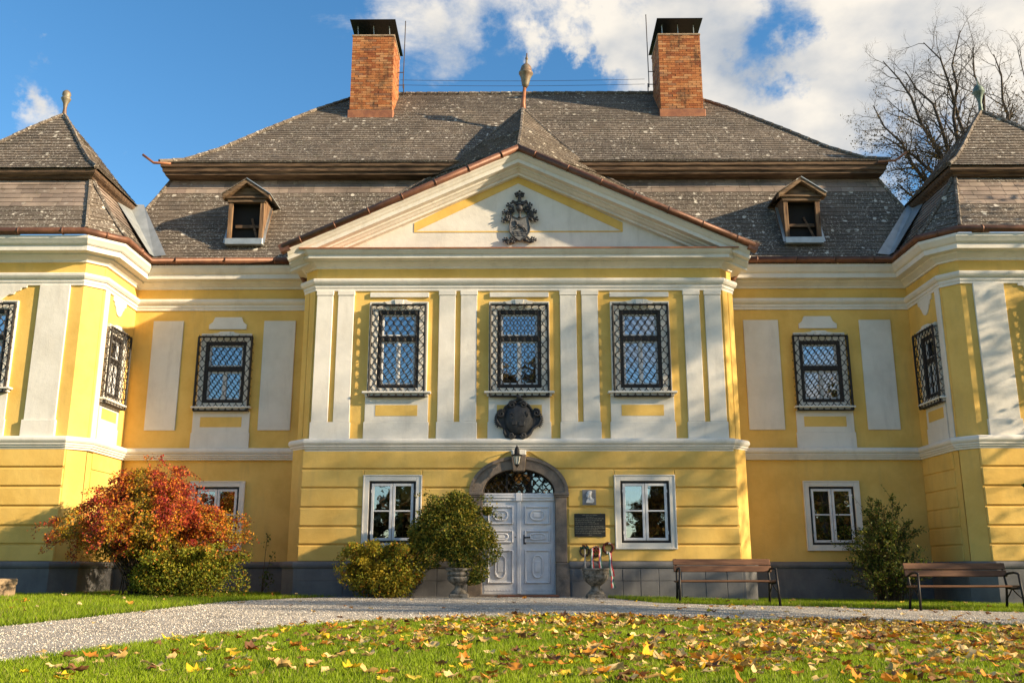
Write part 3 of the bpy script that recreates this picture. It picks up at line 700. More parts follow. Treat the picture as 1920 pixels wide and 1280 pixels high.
# wings
WL = [(0, 8.10), (.22, 8.40), (.5, 8.85), (.82, 9.42), (1.05, 9.86)]
WUPR = [(0, 9.93), (.35, 10.24), (.8, 10.78), (1.4, 11.60), (2.0, 12.34)]
WCX = {-1: -12.12, 1: 12.27}
wing_jobs = []
for s in (-1, 1):
    cx = WCX[s]; 
    fcorn = lambda k: cx - s * (2.30 - .33 * (1 - k / 1.05) * 0 - k * .62)        # inner end of the front slope
    def front(k, z): 
        i = cx - s * (2.28 - k * .53); o = cx + s * (2.95 - k); y = -1.02 + k
        return ((i, y, z), (o, y, z))
    def inner(k, z):
        x = cx - s * (2.94 - k * 1.16); return ((x, -.36 + k * .36, z), (x, 4.6, z))
    def facet(k, z):
        return (front(k, z)[0], inner(k, z)[0])
    def outer(k, z): return ((cx + s * (2.95 - k), -1.02 + k, z), (cx + s * (2.95 - k), 4.8 - k, z))
    fs, ins, fc = strips(WL, front), strips(WL, inner), strips(WL, facet)
    wr = sheet(fs + ins + fc + strips(WL, outer), 'wing_roof', M['slate'], house)
    wing_jobs.append((wr, fs, ins, fc))
    upn = lambda k, z: ((cx - s * (2.0 - k), -.3 + k, z), (cx + s * (2.0 - k), -.3 + k, z))
    upi = lambda k, z: ((cx - s * (2.0 - k), -.3 + k, z), (cx - s * (2.0 - k), 3.7 - k, z))
    upo = lambda k, z: ((cx + s * (2.0 - k), -.3 + k, z), (cx + s * (2.0 - k), 3.7 - k, z))
    upb = lambda k, z: ((cx - s * (2.0 - k), 3.7 - k, z), (cx + s * (2.0 - k), 3.7 - k, z))
    fu, iu = strips(WUPR, upn), strips(WUPR, upi)
    ur = sheet(fu + iu + strips(WUPR, upo) + strips(WUPR, upb), 'wing_hip_roof', M['slate'], house)
    # visible slates of the wings: the front slope piece by piece, the rest joined
    mb = MB()
    for k, p in enumerate(fs): fill_slates(mb, p, .165, .36, .007, (wr, M['slate_new'] if k >= 2 else M['slate']))
    for k, p in enumerate(ins): fill_slates(mb, p, .165, .33, .010, None, 1 if k >= 2 else 0)
    for p in fc: fill_slates(mb, p, .165, .30, .010)
    mb.build('slates', [M['slate'], M['slate_new']], wr, kind='stuff')
    mb = MB()
    for p in fu + iu: fill_slates(mb, [v for i, v in enumerate(p) if Vector(v) != Vector(p[i - 1])], .15, .28, .010)
    mb.build('slates', M['slate'], ur, kind='stuff')
    cap_line([upi(k, z + .03)[0] for k, z in WUPR], .055, ur); cap_line([upo(k, z + .03)[0] for k, z in WUPR], .055, ur)
    cap_line([front(k, z + .03)[0] for k, z in WL], .05, wr); cap_line([inner(k, z + .03)[0] for k, z in WL], .05, wr)
    # eaves boards round the upper roof
    x0, x1 = cx - s * 1.96, cx + s * 1.96
    path = [(x0, 3.6), (x0, -.26), (x1, -.26), (x1, 3.6)] if s > 0 else [(x1, 3.6), (x1, -.26), (x0, -.26), (x0, 3.6)]
    MB().sweep([(-.42, 9.68), (-.12, 9.72), (-.10, 9.76), (-.03, 9.80), (0, 9.84), (0, 9.93), (-.3, 10.0)], path).build('eaves_board', M['fascia'], ur)
    # finial
    mb = MB(); g = 'finial' if s < 0 else 'finial_green'
    mb.lathe([(.085, -.12), (.065, .1), (.05, .25), (.075, .42), (.12, .52), (.14, .56), (.15, .60), (.12, .62), (.11, .66), (.135, .72), (.12, .80), (.07, .86), (.02, .89)] if s < 0 else
             [(.09, -.12), (.07, .15), (.055, .42), (.09, .62), (.15, .80), (.19, .86), (.20, .90), (.15, .93), (.17, 1.0), (.13, 1.1), (.06, 1.17), (.03, 1.24), (.012, 1.5)], (0, 0, 0), 16)
    mb.build('finial', M[g], ur, smooth=True, loc=(cx, 1.7, 12.32)).scale = (.85, .85, .85) if s < 0 else (.8, .8, .68)
    # zinc sheet in the valley towards the main roof
    V0, V1 = Vector((SX[s] - s * .55, 1.15, 8.16)), Vector((cx - s * 1.76, 2.15, 9.95))
    a, b_, c, d = V0 + Vector((s * .03, -.20, .03)), V0 + Vector((-s * .30, .0, .06)), V1 + Vector((-s * (.38 if s < 0 else .16), .10, .06)), V1 + Vector((s * .16, -.72 if s < 0 else -.40, .10))
    md, mu = V0 + Vector((0, .02, .03)), V1 + Vector((0, .02, .05))
    mz = MB(); mz.add([a, md, mu, d, b_, c], [(0, 1, 2, 3), (1, 4, 5, 2)]); mz.build('valley_flashing', M['zinc'], wr)
# main roof slates
mb = MB()
for k, p in enumerate(lowS): fill_slates(mb, p, .145 if k < 4 else .17, .30, .007, None, 1 if k >= 4 else 0)
mb.build('slates', [M['slate'], M['slate_new']], lower_roof, kind='stuff')
mb = MB()
for p in upS: fill_slates(mb, p, .155, .27, .008)
mb.build('slates', M['slate'], upper_roof, kind='stuff')
cap_line([upf(k, z + .04)[0] for k, z in MAINUP], .06, upper_roof); cap_line([upf(k, z + .04)[1] for k, z in MAINUP], .06, upper_roof)
cap_line([upf(4.6, 15.70)[0], upf(4.6, 15.70)[1]], .07, upper_roof)
cap_line([lowf(k, z + .03)[0] for k, z in MAINLOW], .05, lower_roof); cap_line([lowf(k, z + .03)[1] for k, z in MAINLOW], .05, lower_roof)
# the weathered eaves boards below the upper roof
EV = [(-.40, 10.86), (-.06, 10.89), (-.05, 10.95), (.0, 10.98), (.01, 11.08), (.05, 11.10), (.05, 11.19), (-.3, 11.28)]
MB().sweep(EV, [(CX - 9.72, 11.3), (CX - 9.72, 2.27), (CX + 9.72, 2.27), (CX + 9.72, 11.3)]).build('eaves_board', M['fascia'], upper_roof)
# copper spouts at the ends of the upper eaves, lightning wire and rods
for s in (-1, 1):
    x = CX + s * 9.8
    MB().tube([(x - s * .35, 2.12, 11.13), (x + s * .1, 2.08, 11.14), (x + s * .40, 2.05, 11.36)], .035, 6).build('spout', M['copper'], upper_roof, smooth=True)

# roof of the pavilion behind the pediment
A, Pk = Vector((.14, 4.2, 13.78)), Vector((0, -.50, RK(0) + .10))
def pav_face(s):
    Mm = Vector((s * 2.28, 2.55, 10.92)); Bk = Vector((s * 5.45, .9, 8.30)); Lw = Vector((s * 5.45, -.50, RK(5.45) + .10))
    q = Pk.lerp(A, .5) + Vector((0, .0, -.16)); qm = A.lerp(Mm, .5) + Vector((0, 0, -.08))
    return [[Pk, q, qm, Mm], [q, A, qm], [Pk, Mm, Bk], [Pk, Bk, Lw]], [A, qm, Mm, Bk], [Pk, q, A]
pr_polys = []; caps = []
for s in (-1, 1):
    f, c, rdg = pav_face(s); pr_polys += f; caps.append(c)
pav_roof = sheet(pr_polys, 'pavilion_roof', M['slate'], house)
mb = MB()
for p in pr_polys: fill_slates(mb, p, .17, .28, .010)
mb.build('slates', M['slate'], pav_roof, kind='stuff')
for c in caps: cap_line([p + Vector((0, 0, .03)) for p in c], .05, pav_roof)
cap_line([p + Vector((0, 0, .03)) for p in rdg], .055, pav_roof)
mb = MB(); mb.tube([(.14, 4.2, 13.55), (.15, 4.2, 13.98), (.20, 4.2, 14.55)], [.11, .065, .048], 10)
mb.build('finial_stem', M['copper'], pav_roof, smooth=True)
mb = MB(); mb.lathe([(.07, 0), (.12, .10), (.17, .32), (.22, .42), (.25, .46), (.25, .50), (.19, .53), (.20, .60), (.17, .70), (.10, .77), (.04, .80), (.035, .95), (.05, .96), (.05, 1.0), (.03, 1.02), (.02, 1.16)], (0, 0, 0), 18)
mb.build('finial', M['finial'], pav_roof, smooth=True, loc=(.21, 4.2, 14.48), rot=(0, .05, 0)).scale = (.86, .86, .98)

# dormers
def dormer(cx, label):
    fr = FRONT(1.38); z0, z1, hw = 8.72, 9.70, .43
    d = MB(fr).box(cx - hw - .06, cx + hw + .06, -.06, .05, z1, z1 + .09).build('dormer', M['dormwood_x'], house, bevel=.008); d['label'] = label
    MB(fr).box(cx - hw - .03, cx - hw + .08, -.06, .02, z0, z1).build('post', M['dormwood'], d, bevel=.006); MB(fr).box(cx + hw - .08, cx + hw + .03, -.06, .02, z0, z1).build('post', M['dormwood'], d, bevel=.006)
    MB(fr).box(cx - hw - .10, cx + hw + .10, -.02, .09, z1 + .10, z1 + .15).build('lintel', M['dormwood_x'], d, bevel=.006)
    ap = z1 + .60; ew = hw + .17
    for s in (-1, 1):
        MB(fr).loft([(cx + s * ew, .16, z1 + .07), (cx + s * ew, .16, z1 + .17), (cx, .16, ap), (cx, .16, ap - .11)],
                    [(cx + s * ew, -.10, z1 + .07), (cx + s * ew, -.10, z1 + .17), (cx, -.10, ap), (cx, -.10, ap - .11)]).build('barge_board', M['dormwood_x'], d, bevel=.006)
        MB(fr).loft([(cx + s * (ew + .03), .18, z1 + .17), (cx + s * (ew + .03), .18, z1 + .195), (cx, .18, ap + .025), (cx, .18, ap)],
                    [(cx + s * (ew + .03), -1.15, z1 + .17), (cx + s * (ew + .03), -1.15, z1 + .195), (cx, -1.15, ap + .025), (cx, -1.15, ap)]).build('dormer_roof', M['zinc'] if s > 0 else M['slate'], d)
        MB(fr).loft([(cx + s * hw, .0, z0), (cx + s * (hw + .02), .0, z0), (cx + s * (hw + .02), .0, z1 + .15), (cx + s * hw, .0, z1 + .15)],
                    [(cx + s * hw, -.35, z0), (cx + s * (hw + .02), -.35, z0), (cx + s * (hw + .02), -1.05, z1 + .15), (cx + s * hw, -1.05, z1 + .15)]).build('cheek', M['dormwood'], d)
        MB(fr).loft([(cx + s * (hw + .02), .06, z0 - .12), (cx + s * (hw + .10), .06, z0 - .12), (cx + s * (hw + .10), -.02, z0 + .05), (cx + s * (hw + .02), -.02, z0 + .05)],
                    [(cx + s * (hw + .02), -.45, z1 - .12), (cx + s * (hw + .10), -.42, z1 - .12), (cx + s * (hw + .10), -.50, z1 + .05), (cx + s * (hw + .02), -.53, z1 + .05)]).build('side_flashing', M['zinc'], d)
    MB(fr).slab([(cx - ew + .1, z1 + .15), (cx + ew - .1, z1 + .15), (cx, ap - .07)], -.05, -.02).build('gable_board', M['dormwood_x'], d)
    MB(fr).box(cx - hw - .05, cx + hw + .05, -.08, .08, z0 - .16, z0).build('sill_flashing', M['zinc'], d, bevel=.006)
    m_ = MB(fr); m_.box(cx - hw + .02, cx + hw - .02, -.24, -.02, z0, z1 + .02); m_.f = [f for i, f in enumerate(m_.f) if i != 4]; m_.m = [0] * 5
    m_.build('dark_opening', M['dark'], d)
    MB(fr).tube([(cx + .30, -.06, z0), (cx + .10, -.20, z0 + .62)], .03, 5).build('strut', M['fascia'], d)
    MB(fr).box(cx - .30, cx + .34, -.20, -.14, z0 + .35, z0 + .43).build('strut', M['fascia'], d)
dormer(XP(462, 400, 1.38), 'timber dormer with open dark front on the slope left of the pediment')
dormer(XP(1503, 395, 1.38), 'timber dormer with open dark front on the slope right of the pediment')

# chimneys
def chimney(x0, x1, label):
    y0, y1, zb, zt = 5.15, 6.55, 13.95, 16.85
    c = MB().box(x0 + .015, x1 - .015, y0 + .015, y1 - .015, zb, zt - .05).build('chimney', M['mortar'], house); c['label'] = label
    bl, bh, j = .238, .066, .011; nrow = int((zt - zb - .35) / (bh + j)); proto = {}
    rest = MB(); count = 0
    def brick_mesh(w):
        k = round(w, 3)
        if k not in proto:
            me = bpy.data.meshes.new('brick'); b_ = MB().box(0, w, 0, .03, 0, bh); me.from_pydata(b_.v, [], b_.f); me.materials.append(M['brick']); proto[k] = me
        return proto[k]
    for r in range(nrow - 1, -1, -1):
        z = zb + .35 + r * (bh + j)
        x = x0 - (bl / 2 if r % 2 else 0)
        while x < x1 - .02:
            a, b_ = max(x, x0), min(x + bl, x1); x += bl + j
            if b_ - a < .05: continue
            if count < 149:
                o = bpy.data.objects.new('brick', brick_mesh(b_ - a)); COL.objects.link(o); o.parent = c
                o.location = (a, y0 + RNG.uniform(-.006, .004), z); count += 1
            else: rest.box(a, b_, y0 + RNG.uniform(-.006, .004), y0 + .03, z, z + bh)
        for xs, sg in ((x0, 1), (x1, -1)):
            y = y0 + .02 - (bl / 2 if r % 2 == 0 else 0)
            while y < y1 - .02:
                a, b_ = max(y, y0 + .016), min(y + bl, y1); y += bl + j
                if b_ - a < .05: continue
                d = RNG.uniform(-.006, .004)
                rest.box(*sorted((xs + sg * d * 1, xs + sg * .03)), a, b_, z, z + bh)
    rest.build('bricks', M['brick'], c, kind='stuff')
    MB().box(x0 - .02, x1 + .02, y0 - .02, y1 + .02, zt - .06, zt).build('crown_slab', M['mortar'], c, bevel=.01)
    MB().box(x0 - .05, x1 + .05, y0 - .05, y1 + .05, zb, zb + .30).build('base_flashing', M['copper'], c, bevel=.01)
    zc = zt + .25
    MB().loft([(x0 - .06, y0 - .28, zc + .10), (x1 + .06, y0 - .28, zc + .10), (x1 + .06, y0 - .28, zc + .115), (x0 - .06, y0 - .28, zc + .115)],
              [(x0 - .06, y1 + .3, zc), (x1 + .06, y1 + .3, zc), (x1 + .06, y1 + .3, zc + .015), (x0 - .06, y1 + .3, zc + .015)]).build('cap_sheet', M['capsheet'], c)
    for px_ in (.12, .5, .88):
        xx = x0 + (x1 - x0) * px_; MB().tube([(xx, y0 + .12, zt - .02), (xx - .02, y0 + .05, zc + .09)], .014, 5).build('cap_post', M['zinc'], c)
        MB().tube([(xx, y1 - .12, zt - .02), (xx, y1 - .05, zc + .03)], .014, 5).build('cap_post', M['zinc'], c)
    s = 1 if x1 < 0 else -1; xi = x1 if s > 0 else x0
    MB().tube([(xi + s * .20, y1 - .5, 15.5), (xi + s * .22, y1 - .5, 17.9 if s > 0 else 18.1)], .016, 5).build('lightning_rod', M['rod'], c)
    for z in (15.6, 16.05): MB().tube([(xi - s * .02, y1 - .5, z), (xi + s * .21, y1 - .5, z)], .015, 5).build('rod_bracket', M['rod'], c)
chimney(-5.18, -3.88, 'brick chimney left of the central spire')
chimney(4.38, 5.68, 'brick chimney right of the central spire')
for z_, k_ in ((15.92, 0), (16.10, .05)):
    MB().tube([(CX - 4.0 + 8.0 * i / 12, 6.7, z_ + .05 * ((i - 6) / 6) ** 2) for i in range(13)], .007, 4).build('lightning_wire', M['rod'], upper_roof)
for x in (-3.75, 4.25): MB().tube([(x, 6.75, 15.65), (x, 6.72, 16.0)], .02, 5).build('wire_post', M['rod'], upper_roof)

# ------------------------------------------------------------------ windows
def ring(mb, u0, u1, z0, z1, t, w0, w1, mi=0):
    mb.box(u0, u0 + t, w0, w1, z0, z1, mi); mb.box(u1 - t, u1, w0, w1, z0, z1, mi); mb.box(u0 + t, u1 - t, w0, w1, z0, z0 + t, mi); mb.box(u0 + t, u1 - t, w0, w1, z1 - t, z1, mi); return mb
def lattice(mb, u0, u1, z0, z1, w, du, dz, r, clip=None):
    nu = max(2, round((u1 - u0) / du)); du = (u1 - u0) / nu; nz = max(2, round((z1 - z0) / dz)); dz = (z1 - z0) / nz
    for i in range(nu + 1):
        ub = u0 + i * du; pts = []; cur = []
        for j in range(nz * 4 + 1):
            t = j / 4; sg = 1 if i % 2 else -1; a = math.sin(math.pi * t)
            u = ub + sg * du / 2 * math.copysign(abs(a) ** .85, a); u = min(max(u, u0), u1); z = z0 + t * dz
            ok = clip is None or clip(u, z)
            if ok: cur.append((u, w + (.008 if i % 2 else -.004), z))
            if (not ok or j == nz * 4) and cur:
                if len(cur) > 1: mb.tube(cur, r, 4, caps=False)
                cur = []
    return mb
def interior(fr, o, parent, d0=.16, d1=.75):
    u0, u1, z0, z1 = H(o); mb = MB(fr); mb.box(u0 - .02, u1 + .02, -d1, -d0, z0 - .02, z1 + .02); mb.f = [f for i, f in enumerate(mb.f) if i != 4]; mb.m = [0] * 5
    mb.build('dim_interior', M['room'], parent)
def upper_window(fr, o, sw, sill_z, apron_z, label, apron_hw=None, gp=.14, transom=5.77):
    c, hw, z0, z1 = o; ahw = apron_hw or hw + sw
    mb = MB(fr); u0, u1 = c - hw - sw, c + hw + sw; zt = z1 + .2
    mb.box(u0, c - hw, 0, .05, sill_z, zt); mb.box(c + hw, u1, 0, .05, sill_z, zt); mb.box(c - hw, c + hw, 0, .05, z1, zt); mb.box(c - hw, c + hw, 0, .045, sill_z, z0)
    mb.box(u0, u0 + .035, .05, .072, sill_z, zt - .035); mb.box(u1 - .035, u1, .05, .072, sill_z, zt - .035); mb.box(u0, u1, .05, .072, zt - .035, zt)
    win = mb.build('window', M['white'], house, bevel=.006); win['label'] = label
    MB(fr).slab([(c - .36, zt), (c - .22, zt + .015), (c - .16, zt + .05), (c + .16, zt + .05), (c + .22, zt + .015), (c + .36, zt), (c + .2, zt - .13), (c - .2, zt - .13)], .02, .085).build('crown_moulding', M['white'], win, bevel=.008)
    MB(fr).slab([(c - .11, zt + .045), (c + .11, zt + .045), (c + .08, zt - .16), (c - .08, zt - .16)], .02, .115).build('keystone', M['white'], win, bevel=.01)
    MB(fr).box(u0 - .10, u1 + .10, 0, .17, sill_z - .05, sill_z).build('sill', M['stone'] if False else M['white'], win, bevel=.012)
    MB(fr).box(u0 - .04, u1 + .04, 0, .11, sill_z - .11, sill_z - .05).build('sill', M['white'], win, bevel=.01)
    ap = MB(fr).box(c - ahw, c + ahw, 0, .032, apron_z + .38, sill_z - .11).box(c - ahw - .02, c + ahw + .02, 0, .045, apron_z, apron_z + .38).build('apron', M['white'], win, bevel=.006)
    if 'cartouche' not in label or True:
        MB(fr).box(c - hw, c + hw, .033, .038, apron_z + .52, apron_z + .77).build('apron_panel', M['yellow'], win)
    ring(MB(fr), c - hw, c + hw, z0, z1, .085, -.10, .03).box(c - hw + .085, c + hw - .085, -.10, .02, transom - .06, transom + .06).build('frame', M['frame'], win, bevel=.006)
    i0, i1 = c - hw + .085, c + hw - .085
    def light(a, b_, p, q):
        f = ring(MB(fr), a, b_, p, q, .045, -.09, -.03).build('casement', M['paint'], win, bevel=.004)
        MB(fr).box(a + .045, b_ - .045, -.064, -.058, p + .045, q - .045).build('pane', M['glass'], f)
    light(i0, i1, transom + .06, z1 - .085); light(i0, c - .0, z0 + .085, transom - .06); light(c + .0, i1, z0 + .085, transom - .06)
    MB(fr).box(c - .045, c + .045, -.03, -.012, z0 + .085, transom - .06).build('mullion', M['paint'], win, bevel=.004)
    interior(fr, o, win)
    g = MB(fr); gw = hw + .155; g0, g1 = z0 - .21, z1 + .10
    for a in (-gw, gw): g.tube([(c + a, gp, g0), (c + a, gp, g1)], .028, 6)
    for z in (g0, g1): g.tube([(c - gw, gp, z), (c + gw, gp, z)], .024, 6)
    for a in (-gw, gw):
        for k in range(8):
            z = g0 + (g1 - g0) * k / 7; g.tube([(c + a, gp, z), (c + a, .03, z)], .010, 4)
    for k in range(1, 8):
        for z in (g0, g1): g.tube([(c - gw + 2 * gw * k / 8, gp, z), (c - gw + 2 * gw * k / 8, .03, z)], .009, 4)
    for k in range(9): x = c - gw + 2 * gw * k / 8; g.tube([(x, gp, g1), (x + .012, gp, g1 + .05)], [.013, .004], 4)
    lattice(g, c - gw, c + gw, g0, g1, gp, .083, .124, .0098)
    for a in (-gw, gw):                                 # wavy bars in the sides of the cage
        pts = [(c + a + math.copysign(.022, a) * (1 if k % 2 else -1), gp - .08 + .05 * math.sin(k * 1.57), g0 + (g1 - g0) * k / 34) for k in range(35)]; g.tube(pts, .008, 4)
    g.build('grille', M['iron'], win)
    return win
upper_window(PF, UP[0], .205, 4.51, 3.44, 'barred upper window between the left pilaster pairs', apron_hw=.72)
upper_window(PF, UP[1], .19, 4.51, 3.44, 'barred upper window above the black cartouche', apron_hw=.70)
upper_window(PF, UP[2], .205, 4.51, 3.44, 'barred upper window between the right pilaster pairs', apron_hw=.72)
for s in (-1, 1):
    sd = 'left' if s < 0 else 'right'
    upper_window(RF, RU[s], .12, 4.46, 3.44, f'barred upper window of the recessed bay on the {sd}', apron_hw=.70, transom=5.42)
    upper_window(WF, WU[s], .18, 4.53, 3.44, f'barred upper window on the front of the {sd} wing', transom=5.7)
    upper_window(SIDE[s], SU, .12, 4.43, 3.44, f'barred upper window on the inner side of the {sd} wing', transom=5.40, gp=.15)
def ground_window(fr, o, w, label):
    c, hw, z0, z1 = o; t = .135
    mb = MB(fr); mb.box(c - hw - t, c - hw, w, w + .05, z0 - t, z1 + t); mb.box(c + hw, c + hw + t, w, w + .05, z0 - t, z1 + t)
    mb.box(c - hw, c + hw, w, w + .05, z1, z1 + t); mb.box(c - hw, c + hw, w, w + .05, z0 - t, z0)
    ring(mb, c - hw - t, c + hw + t, z0 - t, z1 + t, .03, w + .05, w + .065)
    win = mb.build('window', M['white'], house, bevel=.006); win['label'] = label
    ring(MB(fr), c - hw, c + hw, z0, z1, .05, w - .08, w + .005).build('frame', M['frame'], win, bevel=.004)
    for a, b_ in ((c - hw + .055, c - .006), (c + .006, c + hw - .055)):
        zm = (z0 + z1) / 2 + .02
        f = ring(MB(fr), a, b_, z0 + .055, z1 - .055, .055, w - .045, w + .012).box(a + .055, b_ - .055, w - .03, w + .008, zm - .016, zm + .016).build('casement', M['paint'], win, bevel=.005)
        for p, q in ((z0 + .11, zm - .016), (zm + .016, z1 - .11)): MB(fr).box(a + .055, b_ - .055, w - .022, w - .017, p, q).build('pane', M['glass'], f)
        for z in (z0 + .22, z1 - .22): MB(fr).tube([((a if a < c - .1 else b_), w + .012, z - .035), ((a if a < c - .1 else b_), w + .012, z + .035)], .012, 5).build('hinge', M['paint'], f)
    lattice(MB(fr), c - hw, c + hw, z0, z1, w - .15, .085, .12, .009).build('grille', M['iron'], win)
    interior(fr, o, win, .2 - w + .0, .85)
ground_window(PF, GR[0], .08, 'ground floor window behind the potted shrub')
ground_window(PF, GR[1], .08, 'ground floor window right of the dark plaque')
for s in (-1, 1):
    ground_window(RF, RG[s], .0, 'ground floor window behind the red shrub' if s < 0 else 'ground floor window behind the upright green shrub')
    ground_window(WF, WG[s], .07, f'ground floor window of the {"left" if s < 0 else "right"} wing')

# ------------------------------------------------------------------ portal
SP, AI, BI, AO, BO = 2.235, .80, .52, 1.095, .80
def ell(a, b_, t): return (a * math.cos(t), SP + b_ * math.sin(t))
door = MB(PF)
def arch_piece(t0, t1, w1, ai=AI, bi=BI, ao=AO, bo=BO, n=14, w0=-.28):
    ts = [t0 + (t1 - t0) * k / n for k in range(n + 1)]; mb = MB(PF)
    for p, q in zip(ts, ts[1:]):
        P4 = [ell(ai, bi, p), ell(ao, bo, p), ell(ao, bo, q), ell(ai, bi, q)]
        mb.loft([(u, w0, z) for u, z in P4], [(u, w1, z) for u, z in P4], caps=True)
    return mb
portal = MB(PF).box(-.86, .86, -.25, .20, -.2, .055).build('door_surround', M['stone'], house, bevel=.01)
for s in (-1, 1):
    a, b_ = sorted((s * .80, s * 1.06)); MB(PF).box(a, b_, -.28, .115, .72, 2.13).build('jamb', M['stone'], portal, bevel=.015); portal['label'] = 'weathered sandstone portal around the double door'
arch_piece(.0, math.pi / 2 - .17, .112).build('arch_stone', M['stone'], portal); arch_piece(math.pi / 2 + .17, math.pi, .112).build('arch_stone', M['stone'], portal)
for t0, t1 in ((0, math.pi / 2 - .16), (math.pi / 2 + .16, math.pi)): arch_piece(t0, t1, .14, 1.03, .735, 1.10, .805, w0=.0).build('arch_fillet', M['stone'], portal)
MB(PF).slab([(-.13, 2.70), (.13, 2.70), (.17, 3.06), (-.17, 3.06)], -.1, .20).build('keystone', M['stone'], portal, bevel=.015)
MB(PF).box(-.165, .165, 0, .175, 3.06, 3.17).build('keystone_block', M['white'], portal, bevel=.012)
for s in (-1, 1):
    a, b_ = sorted((s * .78, s * 1.10)); MB(PF).box(a, b_, -.28, .13, 2.13, 2.17).box(a - .015, b_ + .015, -.28, .15, 2.17, 2.235).build('impost', M['stone'], portal, bevel=.01)
    a, b_ = sorted((s * .80, s * 1.13)); MB(PF).box(a, b_, -.28, .17, -.2, .72).build('jamb_block', M['stone'], portal, bevel=.02)
MB(PF).box(-.45, .86, .20, .50, -.2, .05).build('step', M['redstep'], portal, bevel=.012)

DW = -.05
dr = ring(MB(PF), -.80, .80, .05, 2.13, .03, DW - .06, DW).build('door', M['door'], house); dr['label'] = 'pale grey carved double door'
MB(PF).box(-.80, .80, DW - .06, DW + .05, 2.06, 2.225).build('transom', M['door'], dr, bevel=.008)
MB(PF).box(-.80, .80, DW + .05, DW + .075, 2.12, 2.16).build('transom_moulding', M['door'], dr, bevel=.006)
mb = MB(PF)
for k in range(40): x = -.785 + k * .0395; mb.box(x, x + .022, DW + .05, DW + .07, 2.175, 2.205)
mb.build('dentil_row', M['door'], dr)
def round_path(c, hw, hh, rr, n=5):
    P = []
    for qx, qz, t0 in ((1, 1, 0), (-1, 1, 90), (-1, -1, 180), (1, -1, 270)):
        for k in range(n + 1):
            t = R(t0 + 90 * k / n); P.append((c[0] + qx * (hw - rr) + rr * math.cos(t), c[1] + qz * (hh - rr) + rr * math.sin(t)))
    return P
for s in (-1, 1):
    a, b_ = sorted((s * .012, s * .775)); a += .0
    lf = MB(PF).box(a, b_, DW - .05, DW + .005, .06, 2.06).build('door_leaf', M['door'], dr, bevel=.006)
    cx = (a + b_) / 2 + s * .015; hw = .285
    for p, q, kind in ((1.545, 1.945, 'oval'), (1.145, 1.42, 'hex'), (.28, 1.0, 'tall')):
        pn = ring(MB(PF), cx - hw, cx + hw, p, q, .038, DW, DW + .05).build('panel_moulding', M['door'], lf, bevel=.016)
        MB(PF).box(cx - hw + .035, cx + hw - .035, DW, DW + .010, p + .035, q - .035).build('panel', M['door'], lf)
        zc = (p + q) / 2; hh, ww = {'oval': (.10, .155), 'hex': (.062, .165), 'tall': (.235, .105)}[kind]
        orn = MB(PF)
        pp = round_path((cx, zc), ww, hh, min(hh, ww) * .95)
        orn.slab(pp, DW + .008, DW + .028)
        orn.tube([(u, DW + .034, z) for u, z in pp], .021, 6, closed=True)
        orn.slab(round_path((cx, zc), ww * .55, hh * .5, min(hh, ww) * .2), DW + .028, DW + .052)
        for ddx in (-1, 1):
            for ddz in (-1, 1): orn.lathe([(.004, -.02), (.022, -.008), (.022, .008), (.004, .02)], (cx + ddx * ww * .72, DW + .035, zc + ddz * hh * .80), 7)
        if kind == 'oval': orn.slab(round_path((cx, zc), ww * .45, hh * 1.28, .03), DW + .008, DW + .024)
        orn.build('carved_ornament', M['door'], lf, smooth=False, bevel=.004)
    mb = MB(PF)
    for k in range(11): x = a + .05 + k * .066; mb.lathe([(.002, -.012), (.014, -.004), (.014, .004), (.002, .012)], (x, DW + .012, .135), 7)
    mb.build('kick_rail_studs', M['door'], lf, kind='stuff')
MB(PF).box(-.045, .045, DW, DW + .04, .06, 2.22).build('astragal', M['door'], dr, bevel=.012)
MB(PF).box(-.07, .07, DW + .04, DW + .085, 2.05, 2.23).build('astragal_cap', M['door'], dr, bevel=.01)
MB(PF).box(.10, .155, DW + .005, DW + .022, 1.12, 1.32).tube([(.128, DW + .02, 1.26), (.128, DW + .07, 1.26), (.25, DW + .075, 1.265)], .016, 6).build('door_handle', M['iron'], dr)
MB(PF).lathe([(.004, -.012), (.016, -.006), (.016, .006), (.004, .012)], (-.075, DW + .05, 1.27), 8).build('door_knob', M['iron'], dr)
# fanlight
fan = MB(PF); n = 20; P = [ell(.79, .51, math.pi * k / n) for k in range(n + 1)]
fan.add([(u, -.14, z) for u, z in P], [tuple(range(n + 1))])
fan = fan.build('fanlight', M['glass'], house)
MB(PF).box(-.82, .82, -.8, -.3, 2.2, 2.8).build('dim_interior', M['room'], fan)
fg = MB(PF); lattice(fg, -.80, .80, 2.225, 2.80, -.06, .078, .095, .009, clip=lambda u, z: (u / .79) ** 2 + ((z - SP) / .51) ** 2 < 1)
fg.tube([(u, -.06, z) for u, z in P], .022, 6)
for x in (-.27, .27): fg.box(x - .02, x + .02, -.10, -.06, 2.225, SP + .51 * math.sqrt(1 - (x / .79) ** 2))
fg.build('fanlight_grille', M['iron'], fan)

